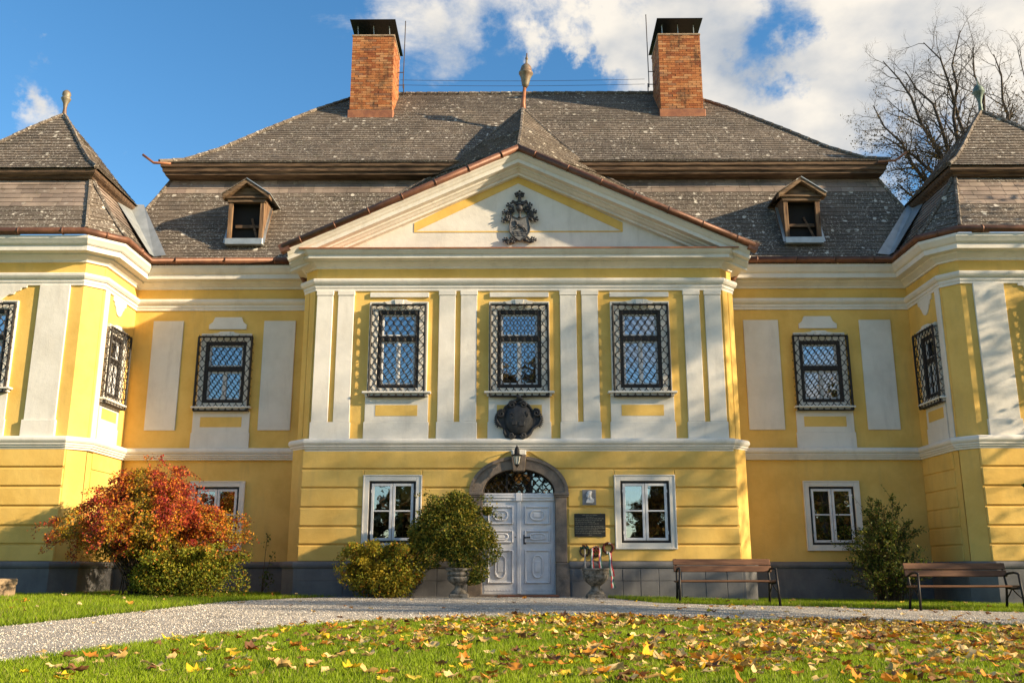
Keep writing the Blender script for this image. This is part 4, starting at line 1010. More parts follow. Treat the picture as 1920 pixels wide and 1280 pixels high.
# ------------------------------------------------------------------ carved work on the facade
LF = (Vector((0, 0, 0)), Vector((1, 0, 0)), Vector((0, -1, 0)))
def blob(mb, c, ru, rw, rz, n=8, k=5, mi=0, tilt=0.0):
    vs = []; f = []
    for i in range(k + 1):
        a = -math.pi / 2 + math.pi * i / k
        for j in range(n):
            t = 2 * math.pi * j / n; u, w, z = ru * math.cos(a) * math.cos(t), rw * math.cos(a) * math.sin(t), rz * math.sin(a)
            vs.append((c[0] + u * math.cos(tilt) - z * math.sin(tilt), c[1] + w, c[2] + u * math.sin(tilt) + z * math.cos(tilt)))
    for i in range(k):
        for j in range(n): f.append((i * n + j, i * n + (j + 1) % n, (i + 1) * n + (j + 1) % n, (i + 1) * n + j))
    mb.add(vs, f, mi); return mb
def scroll(mb, c, w, r0, turns=1.4, th=.02, sg=1, a0=0.0):
    pts = []; rr = []
    for k in range(22):
        t = k / 21; a = a0 + sg * 2 * math.pi * turns * t; r = r0 * (1 - .82 * t); pts.append((c[0] + r * math.cos(a), w + .02 * t, c[1] + r * math.sin(a))); rr.append(th * (1 - .45 * t))
    mb.tube(pts, rr, 6); return mb
def acanthus(mb, c, w, size, ang):
    ca, sa = math.cos(ang), math.sin(ang)
    for k, (a, b_, r) in enumerate(((0, 0, .42), (.45, .30, .30), (.50, -.25, .30), (.85, .05, .32), (1.05, .38, .20), (1.10, -.28, .20), (1.3, .08, .18), (.1, .45, .22))):
        x, z = size * (a * ca - b_ * sa), size * (a * sa + b_ * ca); blob(mb, (c[0] + x, w + .012 * (k % 3), c[1] + z), size * r, .035, size * r * .72, 7, 4, tilt=ang + (k - 3) * .25)
    scroll(mb, (c[0] + size * .35 * ca, c[1] + size * .35 * sa), w + .035, size * .33, 1.2, size * .07, 1 if ca > 0 else -1, ang)
    return mb

arms = thing('coat_of_arms', 'grey carved coat of arms with crowned helmet and shield in the white pediment', 'crest', (.03, .02, 8.02))
half = [(.20, .75), (.215, .62), (.245, .46), (.235, .35), (.165, .24), (.06, .16), (0, .12)]
out = [(-a, z) for a, z in half] + [(a, z) for a, z in reversed(half[:-1])] + [(.10, .70), (0, .66), (-.10, .70)]
MB(LF).slab(out, 0, .075).build('shield', M['shieldface'], arms, bevel=.012)
MB(LF).tube([(u, .075, z) for u, z in out], .018, 6, closed=True).build('shield_rim', M['lead'], arms, smooth=True)
mb = MB(LF)
for k in range(3):
    z = .25 + .045 * k; mb.tube([(-.17 + .34 * i / 12 + (0 if k else 0), .08, z + .010 * math.sin(i * 1.7 + k)) for i in range(13)], .009, 5)
mb.build('waves', M['lead'], arms)
mb = MB(LF); blob(mb, (.02, .085, .49), .11, .03, .05, tilt=-.35); blob(mb, (-.07, .09, .56), .035, .028, .05, tilt=.4); blob(mb, (-.10, .09, .61), .035, .025, .022)
for a, b_ in (((-.06, .5), (-.15, .46)), ((-.04, .47), (-.12, .40)), ((.10, .45), (.17, .36)), ((.07, .44), (.12, .35))): mb.tube([(a[0], .085, a[1]), (b_[0], .085, b_[1])], [.02, .01], 5)
mb.build('leaping_stag', M['lead'], arms, smooth=True)
mb = MB(LF); blob(mb, (0, .10, .93), .088, .09, .095, 10, 7); mb.lathe([(.05, .70), (.028, .76), (.03, .82), (.06, .86)], (0, .07, 0), 10); mb.build('helmet', M['lead'], arms, smooth=True)
mb = MB(LF); mb.box(-.10, .10, .03, .13, 1.02, 1.06)
for u, z, r in ((-.155, 1.10, .045), (-.11, 1.08, .04), (.155, 1.10, .045), (.11, 1.08, .04), (-.06, 1.09, .035), (.06, 1.09, .035), (0, 1.14, .05), (0, 1.20, .045)): blob(mb, (u, .09, z), r, .04, r)
mb.build('crown', M['lead'], arms, bevel=.005)
mb = MB(LF)
for u, z, r in ((0, 1.28, .05), (-.07, 1.26, .04), (.07, 1.26, .04), (-.05, 1.33, .035), (.05, 1.33, .035), (0, 1.37, .03), (-.10, 1.31, .028), (.10, 1.31, .028)): blob(mb, (u, .08, z), r, .04, r)
mb.build('crest_leaves', M['lead'], arms, smooth=True)
for u, z, s_, a in ((-.17, .88, .17, 2.0), (-.22, .80, .15, 2.75), (-.22, .72, .17, 3.5), (.17, .88, .17, 1.14), (.22, .80, .15, .39), (.22, .72, .17, -.36), (-.12, .16, .16, 3.2), (-.24, .10, .13, 2.7), (.12, .16, .16, -.06), (.24, .10, .13, .44)):
    acanthus(MB(LF), (u, z), .05, s_, a).build('mantling_leaf', M['lead'], arms, smooth=True)

cart = thing('cartouche', 'blackened stone armorial cartouche below the central upper window', 'cartouche', (.0, -.04, 3.40))
px_out = [(950, 110), (820, 150), (700, 230), (580, 330), (550, 430), (420, 440), (365, 560), (385, 700), (470, 800), (575, 850), (565, 960), (620, 1060), (720, 1105), (850, 1120), (1060, 1110), (1170, 1050), (1240, 990), (1310, 860), (1460, 760), (1520, 620), (1475, 490), (1430, 420), (1290, 400), (1200, 270), (1060, 180), (1010, 125)]
po = [((x - 940) * .00094, (1120 - y) * .00094) for x, y in px_out]
MB(LF).slab(po, 0, .10).build('cartouche_base', M['blackstone'], cart, bevel=.03, seg=3)
mb = MB(LF); blob(mb, (0, .09, .46), .33, .13, .36, 18, 10); mb.build('shield', M['blackstone'], cart, smooth=True)
MB(LF).tube([(u * .93, .11, .47 + (z - .47) * .93) for u, z in po], .030, 6, closed=True).build('scrolled_rim', M['blackstone'], cart, smooth=True)
for c, r, sg, a0 in (((-.15, .79), .085, 1, .3), ((.10, .79), .085, -1, 2.8), ((-.16, .09), .07, -1, 0), ((.10, .09), .07, 1, 3.1), ((-.40, .58), .09, 1, 1.0), ((.40, .60), .09, -1, 2.2)):
    scroll(MB(LF), c, .15, r, 1.5, .032, sg, a0).build('scroll', M['blackstone'], cart, smooth=True)
for s in (-1, 1):
    mb = MB(LF)
    for k in range(9):
        a = R(-55 + 110 * k / 8); blob(mb, (s * (.40 + .12 * math.cos(a)), .10, .45 + .17 * math.sin(a)), .045, .035, .018, 7, 4, tilt=s * a)
    mb.build('shell_ridges', M['blackstone'], cart, smooth=True, kind='stuff')
mb = MB(LF); blob(mb, (0, .13, .97), .06, .05, .05); blob(mb, (.05, .12, .93), .06, .05, .04); mb.build('top_knob', M['blackstone'], cart, smooth=True)
for k, (u, z, w_, h_) in enumerate(((-.10, .37, .055, .055), (.07, .35, .065, .06))):
    MB(LF).slab(round_path((u, z), w_, h_, .03), .15, .222).build('small_shield', M['blackstone'], cart, bevel=.01)
mb = MB(LF)
for k in range(26): blob(mb, (RNG.uniform(-.22, .22), .185 + RNG.uniform(0, .015), RNG.uniform(.46, .62)), RNG.uniform(.012, .03), .02, RNG.uniform(.012, .03), 6, 4, tilt=RNG.random() * 3)
mb.build('carved_figures', M['blackstone'], cart, smooth=True, kind='stuff')

# lantern over the door
lan = thing('wall_lantern', 'black wall lantern with frosted panes hanging over the door arch', 'lantern', (-.04, -.38, 2.74))
mb = MB(); mb.lathe([(.005, .0), (.012, .03), (.03, .045), (.05, .07), (.055, .09)], (0, 0, 0), 8); mb.build('bottom_cap', M['iron'], lan, smooth=True)
for k in range(6):
    a, b_ = math.pi / 3 * k, math.pi / 3 * (k + 1); r0, r1 = .052, .088
    MB().add([(r0 * math.cos(a), r0 * math.sin(a), .09), (r0 * math.cos(b_), r0 * math.sin(b_), .09), (r1 * math.cos(b_), r1 * math.sin(b_), .27), (r1 * math.cos(a), r1 * math.sin(a), .27)], [(0, 1, 2, 3)])
    m_ = MB(); m_.add([(r0 * math.cos(a), r0 * math.sin(a), .09), (r0 * math.cos(b_), r0 * math.sin(b_), .09), (r1 * math.cos(b_), r1 * math.sin(b_), .27), (r1 * math.cos(a), r1 * math.sin(a), .27)], [(0, 1, 2, 3)]); m_.build('lamp_pane', M['lampglass'], lan)
    MB().tube([(r0 * math.cos(a), r0 * math.sin(a), .085), (r1 * math.cos(a), r1 * math.sin(a), .275)], .008, 5).build('glazing_bar', M['iron'], lan)
MB().lathe([(.09, .265), (.125, .275), (.12, .29), (.07, .31), (.055, .33), (.062, .37), (.05, .42), (.03, .46), (.012, .49), (.004, .51)], (0, 0, 0), 12).build('lantern_roof', M['iron'], lan, smooth=True)
MB().tube([(0, 0, .44), (0, .06, .50), (0, .16, .47), (0, .17, .34)], .012, 6).build('bracket', M['iron'], lan, smooth=True)

# portrait relief and dark plaque
pr = thing('portrait_relief', 'small grey relief plate with a pale bearded bust, above the dark plaque', 'relief', (1.556, -.105, 1.958))
MB(LF).box(-.15, .15, 0, .022, 0, .335).build('plate', M['plate'], pr, bevel=.006)
mb = MB(LF); blob(mb, (.0, .04, .235), .055, .04, .07, 10, 7); blob(mb, (-.03, .045, .195), .035, .03, .045); blob(mb, (-.055, .04, .225), .016, .02, .012); blob(mb, (.015, .04, .275), .055, .035, .035); blob(mb, (.02, .035, .15), .04, .03, .05)
mb.slab([(-.08, .045), (.075, .04), (.105, .075), (.10, .12), (.05, .165), (-.02, .165), (-.05, .12)], .02, .05); mb.build('bust', M['marble'], pr, bevel=.01)
for u in (-.115, .115): MB(LF).lathe([(.006, -.006), (.006, .006)], (u, .026, .17), 7).build('screw', M['iron'], pr)
pq = thing('memorial_plaque', 'dark memorial plaque with rows of small lettering beside the door', 'plaque', (1.561, -.105, 1.274))
MB(LF).box(-.342, .342, .004, .026, 0, .497).build('plate', M['plaque'], pq, bevel=.004)
rows = [(698, 335, 635), (735, 410, 565), (770, 195, 760), (805, 195, 728), (840, 195, 578), (875, 195, 660), (925, 195, 770), (958, 195, 775), (992, 200, 645), (1030, 195, 778), (1065, 200, 700), (1100, 462, 522)]
for y, xa, xb in rows:
    z = .497 * (1 - (y - 670) / 465); a, b_ = ((x - 487) / 612 * .684 for x in (xa, xb)); mb = MB(LF); x = a
    while x < b_:
        wl = RNG.randint(2, 9)
        for _ in range(wl):
            if x > b_: break
            hh = RNG.choice((.012, .012, .018)); mb.box(x, x + .006, .026, .0275, z - .007, z - .007 + hh); 
            if RNG.random() < .6: mb.box(x + .006, x + .009, .026, .0275, z - .007, z - .004)
            x += .0115
        x += .012
    mb.build('lettering_line', M['plaquetext'], pq, kind='stuff')
for u, z in ((-.25, .505), (.24, .505), (-.25, -.008), (.24, -.008)): blob(MB(LF), (u, .02, z), .010, .012, .010, 7, 4).build('stud', M['zinc'], pq)

# wreaths
def wreath(loc, r, t, mat, label, deco, ribbons, extra=()):
    w = thing('wreath', label, 'wreath', loc, 'wreaths on the wall by the door')
    mb = MB(LF); mb.tube([(r * math.cos(a), .0 + .008 * math.sin(5 * a), r * math.sin(a)) for a in (2 * math.pi * k / 26 for k in range(26))], [t * (1 + .22 * math.sin(k * 2.1)) for k in range(26)], 7, closed=True)
    mb.build('ring', mat, w, smooth=True)
    for (u, z, rr, m_) in deco:
        mb = MB(LF)
        for k in range(9): blob(mb, (u + RNG.uniform(-rr, rr), .03 + RNG.uniform(-.01, .02), z + RNG.uniform(-rr, rr) * .7), rr * .5, .02, rr * .42, 6, 4, tilt=RNG.random() * 3)
        mb.build('flower_cluster', M[m_], w, smooth=True)
    for (u0, z0, u1, z1, wd, cols) in ribbons:
        rb = MB(LF); n = 14; nc = len(cols)
        for k in range(n):
            for i in range(nc):
                P = []
                for kk, ii in ((k, i), (k, i + 1), (k + 1, i + 1), (k + 1, i)):
                    t_ = kk / n; P.append((u0 + (u1 - u0) * t_ + (ii / nc - .5) * wd * (1 - .25 * math.sin(t_ * 5)) + .008 * math.sin(t_ * 9), .05 + .10 * min(1, max(0, (z0 - (z0 - z1) * t_ + .02) / -.22)) + .012 * math.sin(t_ * 11 + ii), z0 + (z1 - z0) * t_))
                rb.add(P, [(0, 1, 2, 3)], i)
        rb.build('ribbon', [M[c] for c in cols], w, smooth=True)
    return w
FLAG = ['rib_green', 'rib_white', 'rib_red']
wreath((XP(1096, 1033, -.12), -.135, ZP(1033, -.12)), .095, .022, M['wicker'], 'pale wicker wreath with dark green bow, nearest the door', [(-.05, .085, .04, 'teal'), (.06, .085, .045, 'teal'), (0, .11, .04, 'dryred')], [(0, .05, .0, -.46, .028, ['rib_white', 'wicker', 'rib_white'])])
wreath((XP(1117, 1034, -.12), -.135, ZP(1034, -.12)), .095, .024, M['wicker'], 'wreath with two tricolour ribbons hanging on both sides, middle of three', [(0, .05, .06, 'dryred')], [(-.085, .07, -.095, -.47, .075, FLAG), (.085, .08, .09, -.44, .075, FLAG[::-1])] + [(-.085, .07, 0, .125, .06, FLAG[::-1]), (.085, .08, 0, .125, .06, FLAG)])
wreath((XP(1140, 1027, -.12), -.135, ZP(1027, -.12)), .105, .027, M['dryred'], 'dark red dried wreath with one long tricolour ribbon, nearest the window', [(0, -.10, .03, 'rib_white'), (.03, .10, .02, 'rib_white')], [(.02, -.10, .055, -.60, .085, FLAG), (.06, -.58, .075, -.84, .075, FLAG[::-1])])

# ------------------------------------------------------------------ urns, block, benches
def urn(px, Y, label, fl):
    x = XP(px, 1100, Y)
    u = thing('stone_urn', label, 'urn', (x, Y, gz(x)), 'stone urns flanking the door')
    MB().box(-.20, .20, -.20, .20, -.05, .09).build('base', M['oldstone'], u, bevel=.025, seg=2)
    MB().lathe([(.19, .09), (.17, .12), (.10, .19), (.09, .24), (.12, .27), (.16, .29)], (0, 0, 0), 20).build('foot', M['oldstone'], u, smooth=True)
    if fl:
        MB().lathe([(.14, .28), (.22, .34), (.255, .40), (.255, .43), (.225, .44), (.225, .455), (.26, .46), (.265, .515), (.24, .53), (.24, .545), (.285, .56), (.29, .605), (.25, .61), (.24, .55), (.05, .54)], (0, 0, 0), 36, flute=9, amp=.025).build('bowl', M['oldstone'], u, smooth=True)
    else:
        MB().lathe([(.13, .28), (.20, .33), (.25, .41), (.26, .47), (.25, .485), (.265, .50), (.27, .545), (.26, .56), (.285, .575), (.29, .61), (.25, .615), (.24, .56), (.05, .55)], (0, 0, 0), 36, flute=12, amp=.03).build('bowl', M['oldstone'], u, smooth=True)
    MB().lathe([(.23, .53), (.20, .565), (.02, .58)], (0, 0, 0), 14).build('soil', M['bark'], u, smooth=True)
    return u
urn(861, -.95, 'weathered stone urn holding the large green shrub left of the door', True)
urn(1117, -.85, 'weathered empty stone urn below the three wreaths right of the door', False)
sb = thing('stone_pier', 'tan stone pier with a cap slab standing on the grass by the left wing', 'pier', (-10.15, -2.45, gz(-10)), rot=(0, 0, R(-38)))
MB().box(-.34, .34, -.28, .28, 0, .24).build('block', M['tan'], sb, bevel=.012); MB().box(-.355, .355, -.295, .295, .24, .36).build('cap_slab', M['tan'], sb, bevel=.02, seg=2)
MB().box(-.55, .62, -.5, .5, -.06, .01).build('base_slab', M['oldstone'], sb, bevel=.012)

def bench(px, py, label):
    g = ground_at(px, py); b = thing('park_bench', label, 'bench', (g.x, g.y + .25, gz(g.x)), 'park benches by the path')
    L_ = .955
    for z, y in ((.605, .215), (.735, .262)):
        MB().loft([(-L_, y, z), (-L_, y + .035, z - .008), (-L_, y + .075, z + .107), (-L_, y + .04, z + .115)], [(L_, y, z), (L_, y + .035, z - .008), (L_, y + .075, z + .107), (L_, y + .04, z + .115)]).build('backrest_board', M['benchwood'], b, bevel=.008)
    for y in (-.24, -.115, .01, .125):
        MB().box(-L_, L_, y, y + .105, .415 - .03 * (y + .24), .452 - .03 * (y + .24)).build('seat_board', M['benchwood'], b, bevel=.008)
    for s in (-1, 1):
        x = s * .90
        MB().tube([(x + s * .045, -.30, -.03), (x + s * .03, -.275, .33), (x + s * .015, -.25, .655)], [.026, .024, .022], 8).build('front_leg', M['iron'], b, smooth=True)
        MB().tube([(x, .30, -.03), (x, .23, .25), (x, .20, .45), (x, .25, .62), (x, .325, .85)], [.026, .024, .022, .02, .016], 8).build('rear_leg', M['iron'], b, smooth=True)
        MB().tube([(x + s * .015, -.26, .655), (x + s * .01, -.10, .675), (x, .10, .66), (x, .25, .60)], [.02, .022, .022, .018], 8).build('armrest', M['iron'], b, smooth=True)
        MB().tube([(x + s * .02, -.27, .40), (x, .0, .385), (x, .21, .40)], .018, 7).build('seat_bearer', M['iron'], b, smooth=True)
        MB().tube([(x + s * .03, -.265, .22), (x + s * .01, -.12, .30), (x, .0, .385)], .012, 6).build('brace', M['iron'], b, smooth=True); MB().tube([(x, .24, .20), (x, .12, .29), (x, .02, .385)], .012, 6).build('brace', M['iron'], b, smooth=True)
    return b
bench(1368, 1133, 'brown slatted park bench standing in front of the pavilion wall')
bench(1823, 1145, 'brown slatted park bench at the right edge beside the green shrub')

# ------------------------------------------------------------------ plants
def leaf_quads(name, P, size, colr, parent, aspect=.5, mat='foliage', kind=None, droop=0.0, NRr=NR):
    n = len(P); P = np.asarray(P); size = np.broadcast_to(size, (n,))[:, None]
    a = NRr.normal(size=(n, 3)); a[:, 2] -= droop; a /= np.linalg.norm(a, axis=1)[:, None]
    b = NRr.normal(size=(n, 3)); b -= (b * a).sum(1)[:, None] * a; b /= np.linalg.norm(b, axis=1)[:, None]
    nn = np.cross(a, b)
    V = np.stack([P - a * size, P + b * size * aspect + nn * size * .15, P + a * size, P - b * size * aspect + nn * size * .15], 1).reshape(-1, 3)
    q = np.arange(n * 4).reshape(-1, 4); c = np.repeat(np.asarray(colr), 4, axis=0)
    return np_mesh(name, V, q, M[mat], parent, c, kind)
def pick(cols, n, w=None, var=.18):
    cols = np.array(cols); i = NR.choice(len(cols), n, p=None if w is None else np.array(w) / sum(w)); c = cols[i] * (1 + NR.normal(0, var, (n, 1))); return np.clip(c, .005, .9)
def arch_stem(p0, az, out, h, droop, n=9, wob=.04):
    pts = []
    for k in range(n):
        t = k / (n - 1); r = out * (t ** 1.25); z = h * (1 - (1 - t) ** 1.8) - droop * max(0, t - .55) ** 2 * 4
        pts.append((p0[0] + r * math.cos(az) + RNG.gauss(0, wob) * t, p0[1] + r * math.sin(az) + RNG.gauss(0, wob) * t, p0[2] + z))
    return pts
def along(pts, t):
    x = t * (len(pts) - 1); i = min(int(x), len(pts) - 2); f = x - i; return [pts[i][k] * (1 - f) + pts[i + 1][k] * f for k in range(3)]

# the red shrub
def red_shrub():
    base = Vector((XP(268, 1080, -1.45), -1.45, .03)); r = thing('red_shrub', 'large red and orange autumn shrub with arching stems by the left wing', 'shrub', base)
    st = MB(); L = []; C = []; S = []
    for i in range(235):
        az = RNG.uniform(0, 2 * math.pi); out_ = RNG.uniform(.35, 2.1); h = 2.62 - .42 * out_ ** 1.25 + RNG.uniform(-.35, .25)
        out_ = min(out_, 1.95 if math.cos(az) > .3 else 1.85)
        if RNG.random() < .10: h += .35; out_ *= .7
        pts = arch_stem((RNG.gauss(0, .13), RNG.gauss(0, .13), 0), az, out_, h, RNG.uniform(.25, .85) * (1 if out_ > .9 else .2), 9)
        st.tube(pts, [.014 - .0014 * k for k in range(9)], 4, caps=False)
        for _ in range(7):
            t0 = RNG.uniform(.36, .98); b0 = along(pts, t0); a2 = az + RNG.gauss(0, 1.0); l2 = RNG.uniform(.25, .7) * (1.15 - t0 * .5)
            tw = [(b0[0] + l2 * u * math.cos(a2), b0[1] + l2 * u * math.sin(a2), b0[2] + l2 * (.35 * u - .75 * u * u)) for u in (0, .33, .66, 1)]
            st.tube(tw, [.005, .004, .003, .002], 3, caps=False)
            for _ in range(34):
                u = RNG.random(); p = along(tw, u); L.append((p[0] + RNG.gauss(0, .035), p[1] + RNG.gauss(0, .035), p[2] + RNG.gauss(0, .035)))
        for _ in range(55):
            u = RNG.uniform(.36, 1) ** .8; p = along(pts, u); L.append((p[0] + RNG.gauss(0, .03), p[1] + RNG.gauss(0, .03), p[2] + RNG.gauss(0, .03)))
    L = np.array(L); n = len(L)
    hgt = L[:, 2] / 2.7; rad = np.hypot(L[:, 0], L[:, 1]) / 2.0
    red = pick([(.46, .065, .03), (.36, .04, .03), (.54, .12, .03), (.28, .03, .035)], n); org = pick([(.60, .20, .025), (.55, .14, .03), (.66, .30, .03)], n); ylw = pick([(.46, .30, .03), (.34, .25, .03), (.22, .19, .03)], n)
    m1 = np.clip(.85 * hgt + .28 * rad + .35 * np.sin(L[:, 0] * 4.1 + L[:, 2] * 2.3) + .25 * np.sin(L[:, 0] * 9 + 1 + L[:, 1] * 5) + NR.normal(0, .22, n) - .28, 0, 1)[:, None]
    col = np.where(m1 > .60, red, np.where(m1 > .17, org, ylw))
    leaf_quads('foliage', L, NR.uniform(.017, .036, n), col, r, .55, droop=.25)
    st.build('stems', M['redtwig'], r, smooth=True, kind='stuff')
red_shrub()
def dome_shrub(name, label, base, rx, ry, rz, n, cols, w, lumps, size=(.018, .036), spray=0.45, group=None, stems=34, zc=.0):
    r = thing(name, label, 'shrub', base, group)
    L = []; st = MB()
    cs = [(RNG.uniform(-.62, .62) * rx, RNG.uniform(-.5, .5) * ry, RNG.uniform(.22, .66) * rz + zc, RNG.uniform(.20, .50)) for _ in range(int(lumps * 1.6))]; lumps = len(cs)
    per = n // (lumps + 1)
    for cx_, cy_, cz_, q in cs:
        d = NR.normal(size=(per, 3)); d /= np.linalg.norm(d, axis=1)[:, None]; rr = NR.uniform(.35, 1.08, (per, 1)) ** .45
        L.append(np.array([cx_, cy_, cz_]) + d * rr * np.array([rx * q, ry * q, rz * q * .95]))
    L = np.concatenate(L); L = L[(L[:, 2] > .02)]
    ex = []
    for i in range(stems):
        az = RNG.uniform(0, 6.28); pts = arch_stem((RNG.gauss(0, .1) * rx, RNG.gauss(0, .1) * ry, zc * .5), az, RNG.uniform(.2, .95) * rx, zc * .5 + rz * RNG.uniform(.75, 1.12), .1, 7)
        st.tube(pts, [.012 - .0015 * k for k in range(7)], 4, caps=False)
        for _ in range(int(n * spray / stems)):
            p = along(pts, RNG.uniform(.55, 1)); ex.append((p[0] + RNG.gauss(0, .04), p[1] + RNG.gauss(0, .04), p[2] + RNG.gauss(0, .04)))
    if ex: L = np.concatenate([L, np.array(ex)])
    k = len(L); c = pick(cols, k, w, .22)
    pat = (np.sin(L[:, 0] * 5.3 + L[:, 2] * 3) + np.sin(L[:, 1] * 6.1 + L[:, 2] * 5 + 1.3) + NR.normal(0, .5, k)) > 1.0
    c2 = pick(cols[:2], k, None, .2); c = np.where(pat[:, None], c2, c)
    leaf_quads('foliage', L, NR.uniform(*size, k), c, r, .6)
    st.build('stems', M['redtwig'], r, smooth=True, kind='stuff'); return r
OL = [(.50, .29, .025), (.45, .17, .025), (.25, .27, .03), (.17, .21, .025), (.36, .32, .035), (.10, .13, .02)]
x_ = XP(352, 1080, -1.9); dome_shrub('low_shrub', 'low yellow-green bush at the foot of the red shrub', (x_, -1.9, .03), 1.28, .75, 1.0, 16000, [(.34, .30, .035), (.25, .27, .03), (.17, .21, .025), (.45, .27, .03), (.10, .13, .02), (.40, .16, .025)], [2, 2.4, 2.2, .8, 1.2, .4], 9)
x_ = XP(716, 1080, -.85); dome_shrub('low_shrub', 'rounded yellow-orange bush left of the potted shrub', (x_, -.85, .0), 1.02, .62, 1.06, 16000, [(.42, .30, .03), (.36, .30, .035), (.25, .26, .03), (.45, .17, .025), (.17, .20, .025), (.10, .13, .02)], [2, 1.8, 2, .8, 1.6, .8], 8)
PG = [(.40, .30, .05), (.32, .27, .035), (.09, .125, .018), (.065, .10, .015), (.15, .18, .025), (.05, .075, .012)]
def potted():
    x = XP(845, 1000, -.95); r = thing('potted_shrub', 'dense dark green shrub with yellowing leaves growing out of the left urn', 'shrub', (x, -.95, .5))
    L = []
    lumps = [(.0, 0, 1.02, .72), (-.42, 0, .82, .48), (.45, 0, .82, .52), (.1, -.1, 1.3, .50), (-.3, .1, 1.15, .45), (.62, 0, .50, .42), (.55, -.05, .15, .34), (.05, 0, .55, .5), (-.55, .0, .95, .40), (.35, .1, 1.2, .42), (.48, 0, -.12, .24), (.75, 0, .75, .34), (-.35, 0, .42, .38), (.2, -.1, .3, .36), (-.7, 0, .62, .3)]
    lumps = [(a * 1.02 + RNG.gauss(0, .05), b_, c + RNG.gauss(0, .05), q * .86) for a, b_, c, q in lumps] + [(RNG.uniform(-.85, .85), RNG.uniform(-.3, .3), RNG.uniform(.35, 1.62) - .0, RNG.uniform(.10, .22)) for _ in range(16)]
    lumps = [l for k_, l in enumerate(lumps) if k_ < 15 or (l[0] / 1.0) ** 2 + ((l[2] - .85) / .9) ** 2 < 1.02]
    for a, b_, c, q in lumps:
        n = int(9500 * q * q) + 350; d = NR.normal(size=(n, 3)); d /= np.linalg.norm(d, axis=1)[:, None]
        L.append(np.array([a, b_, c]) + d * NR.uniform(.3, 1.1, (n, 1)) ** .5 * np.array([q, q * .75, q * .86]))
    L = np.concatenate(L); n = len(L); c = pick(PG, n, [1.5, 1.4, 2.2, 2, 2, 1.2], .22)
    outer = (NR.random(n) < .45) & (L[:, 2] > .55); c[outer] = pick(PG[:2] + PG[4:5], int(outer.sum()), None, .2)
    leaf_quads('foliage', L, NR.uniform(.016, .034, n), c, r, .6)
    st = MB(); tp = [(.18, 0, .0), (.16, 0, .25), (.08, 0, .55), (.05, 0, .9)]; st.tube(tp, [.05, .042, .035, .02], 7); st.build('trunk', M['bark'], r, smooth=True)
    st = MB(); S2 = []
    for i in range(46):
        az = RNG.uniform(0, 6.28); pts = arch_stem((.1, 0, RNG.uniform(.3, .7)), az, RNG.uniform(.3, 1.15), RNG.uniform(.2, 1.2), .25, 6); st.tube(pts, [.012 - .0017 * k for k in range(6)], 4, caps=False); S2 += [[q_ + RNG.gauss(0, .04) for q_ in along(pts, RNG.uniform(.6, 1.0))] for _ in range(60)]
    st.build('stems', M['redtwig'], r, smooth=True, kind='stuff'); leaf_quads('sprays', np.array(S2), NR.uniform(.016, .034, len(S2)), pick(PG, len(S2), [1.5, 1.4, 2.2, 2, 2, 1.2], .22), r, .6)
potted()
def upright_shrub():
    x = XP(1668, 1110, .35); r = thing('upright_shrub', 'loose upright green shrub with thin twigs in the right recess', 'shrub', (x, .35, gz(x)))
    st = MB(); L = []
    for i in range(120):
        az = RNG.uniform(0, 6.28); o_ = RNG.uniform(.1, 1.42); h = RNG.uniform(.7, 1.95) - .25 * o_
        if i < 9: h = RNG.uniform(1.9, 2.32); o_ = RNG.uniform(.1, .8)
        pts = arch_stem((RNG.gauss(0, .16), RNG.gauss(0, .12), 0), az, o_, h, .0, 8, .03); st.tube(pts, [.010 - .0011 * k for k in range(8)], 4, caps=False)
        for _ in range(int(95 * h)):
            u = RNG.uniform(.15, 1); p = along(pts, u); g_ = .055 if u < .6 else .035; L.append([p[k] + RNG.gauss(0, g_) for k in range(3)])
        for _ in range(3):
            u = RNG.uniform(.4, .9); p = along(pts, u); a2 = RNG.uniform(0, 6.28); l2 = RNG.uniform(.15, .4); tw = [(p[0] + l2 * q * math.cos(a2) * .7, p[1] + l2 * q * math.sin(a2) * .7, p[2] + l2 * q) for q in (0, .5, 1)]
            st.tube(tw, [.004, .003, .002], 3, caps=False)
            for _ in range(9): p = along(tw, RNG.random()); L.append([p[k] + RNG.gauss(0, .02) for k in range(3)])
    L = np.array(L); n = len(L); c = pick([(.085, .12, .018), (.06, .085, .014), (.14, .16, .025), (.24, .23, .035), (.17, .11, .03)], n, [3, 2.4, 2, 1, .6])
    leaf_quads('foliage', L, NR.uniform(.016, .034, n), c, r, .6); st.build('stems', M['redtwig'], r, smooth=True, kind='stuff')
upright_shrub()
def weed():
    x = XP(490, 1110, .9); r = thing('sapling', 'thin leafy sapling by the grey plinth right of the red shrub', 'plant', (x, .9, .02)); st = MB(); L = []
    for k in range(5):
        pts = arch_stem((0, 0, 0), RNG.uniform(-.6, .9), RNG.uniform(.08, .32), (1.35, .5, .4, .3, .9)[k], 0, 7, .02); st.tube(pts, [.008 - .0008 * i for i in range(7)], 4, caps=False)
        for _ in range(26): p = along(pts, RNG.uniform(.55 if k == 0 else .3, 1)); L.append([p[i] + RNG.gauss(0, .05) for i in range(3)])
    n = len(L); leaf_quads('foliage', np.array(L), NR.uniform(.02, .04, n), pick([(.07, .12, .02), (.12, .15, .03)], n), r, .6); st.build('stems', M['redtwig'], r, smooth=True)
weed()

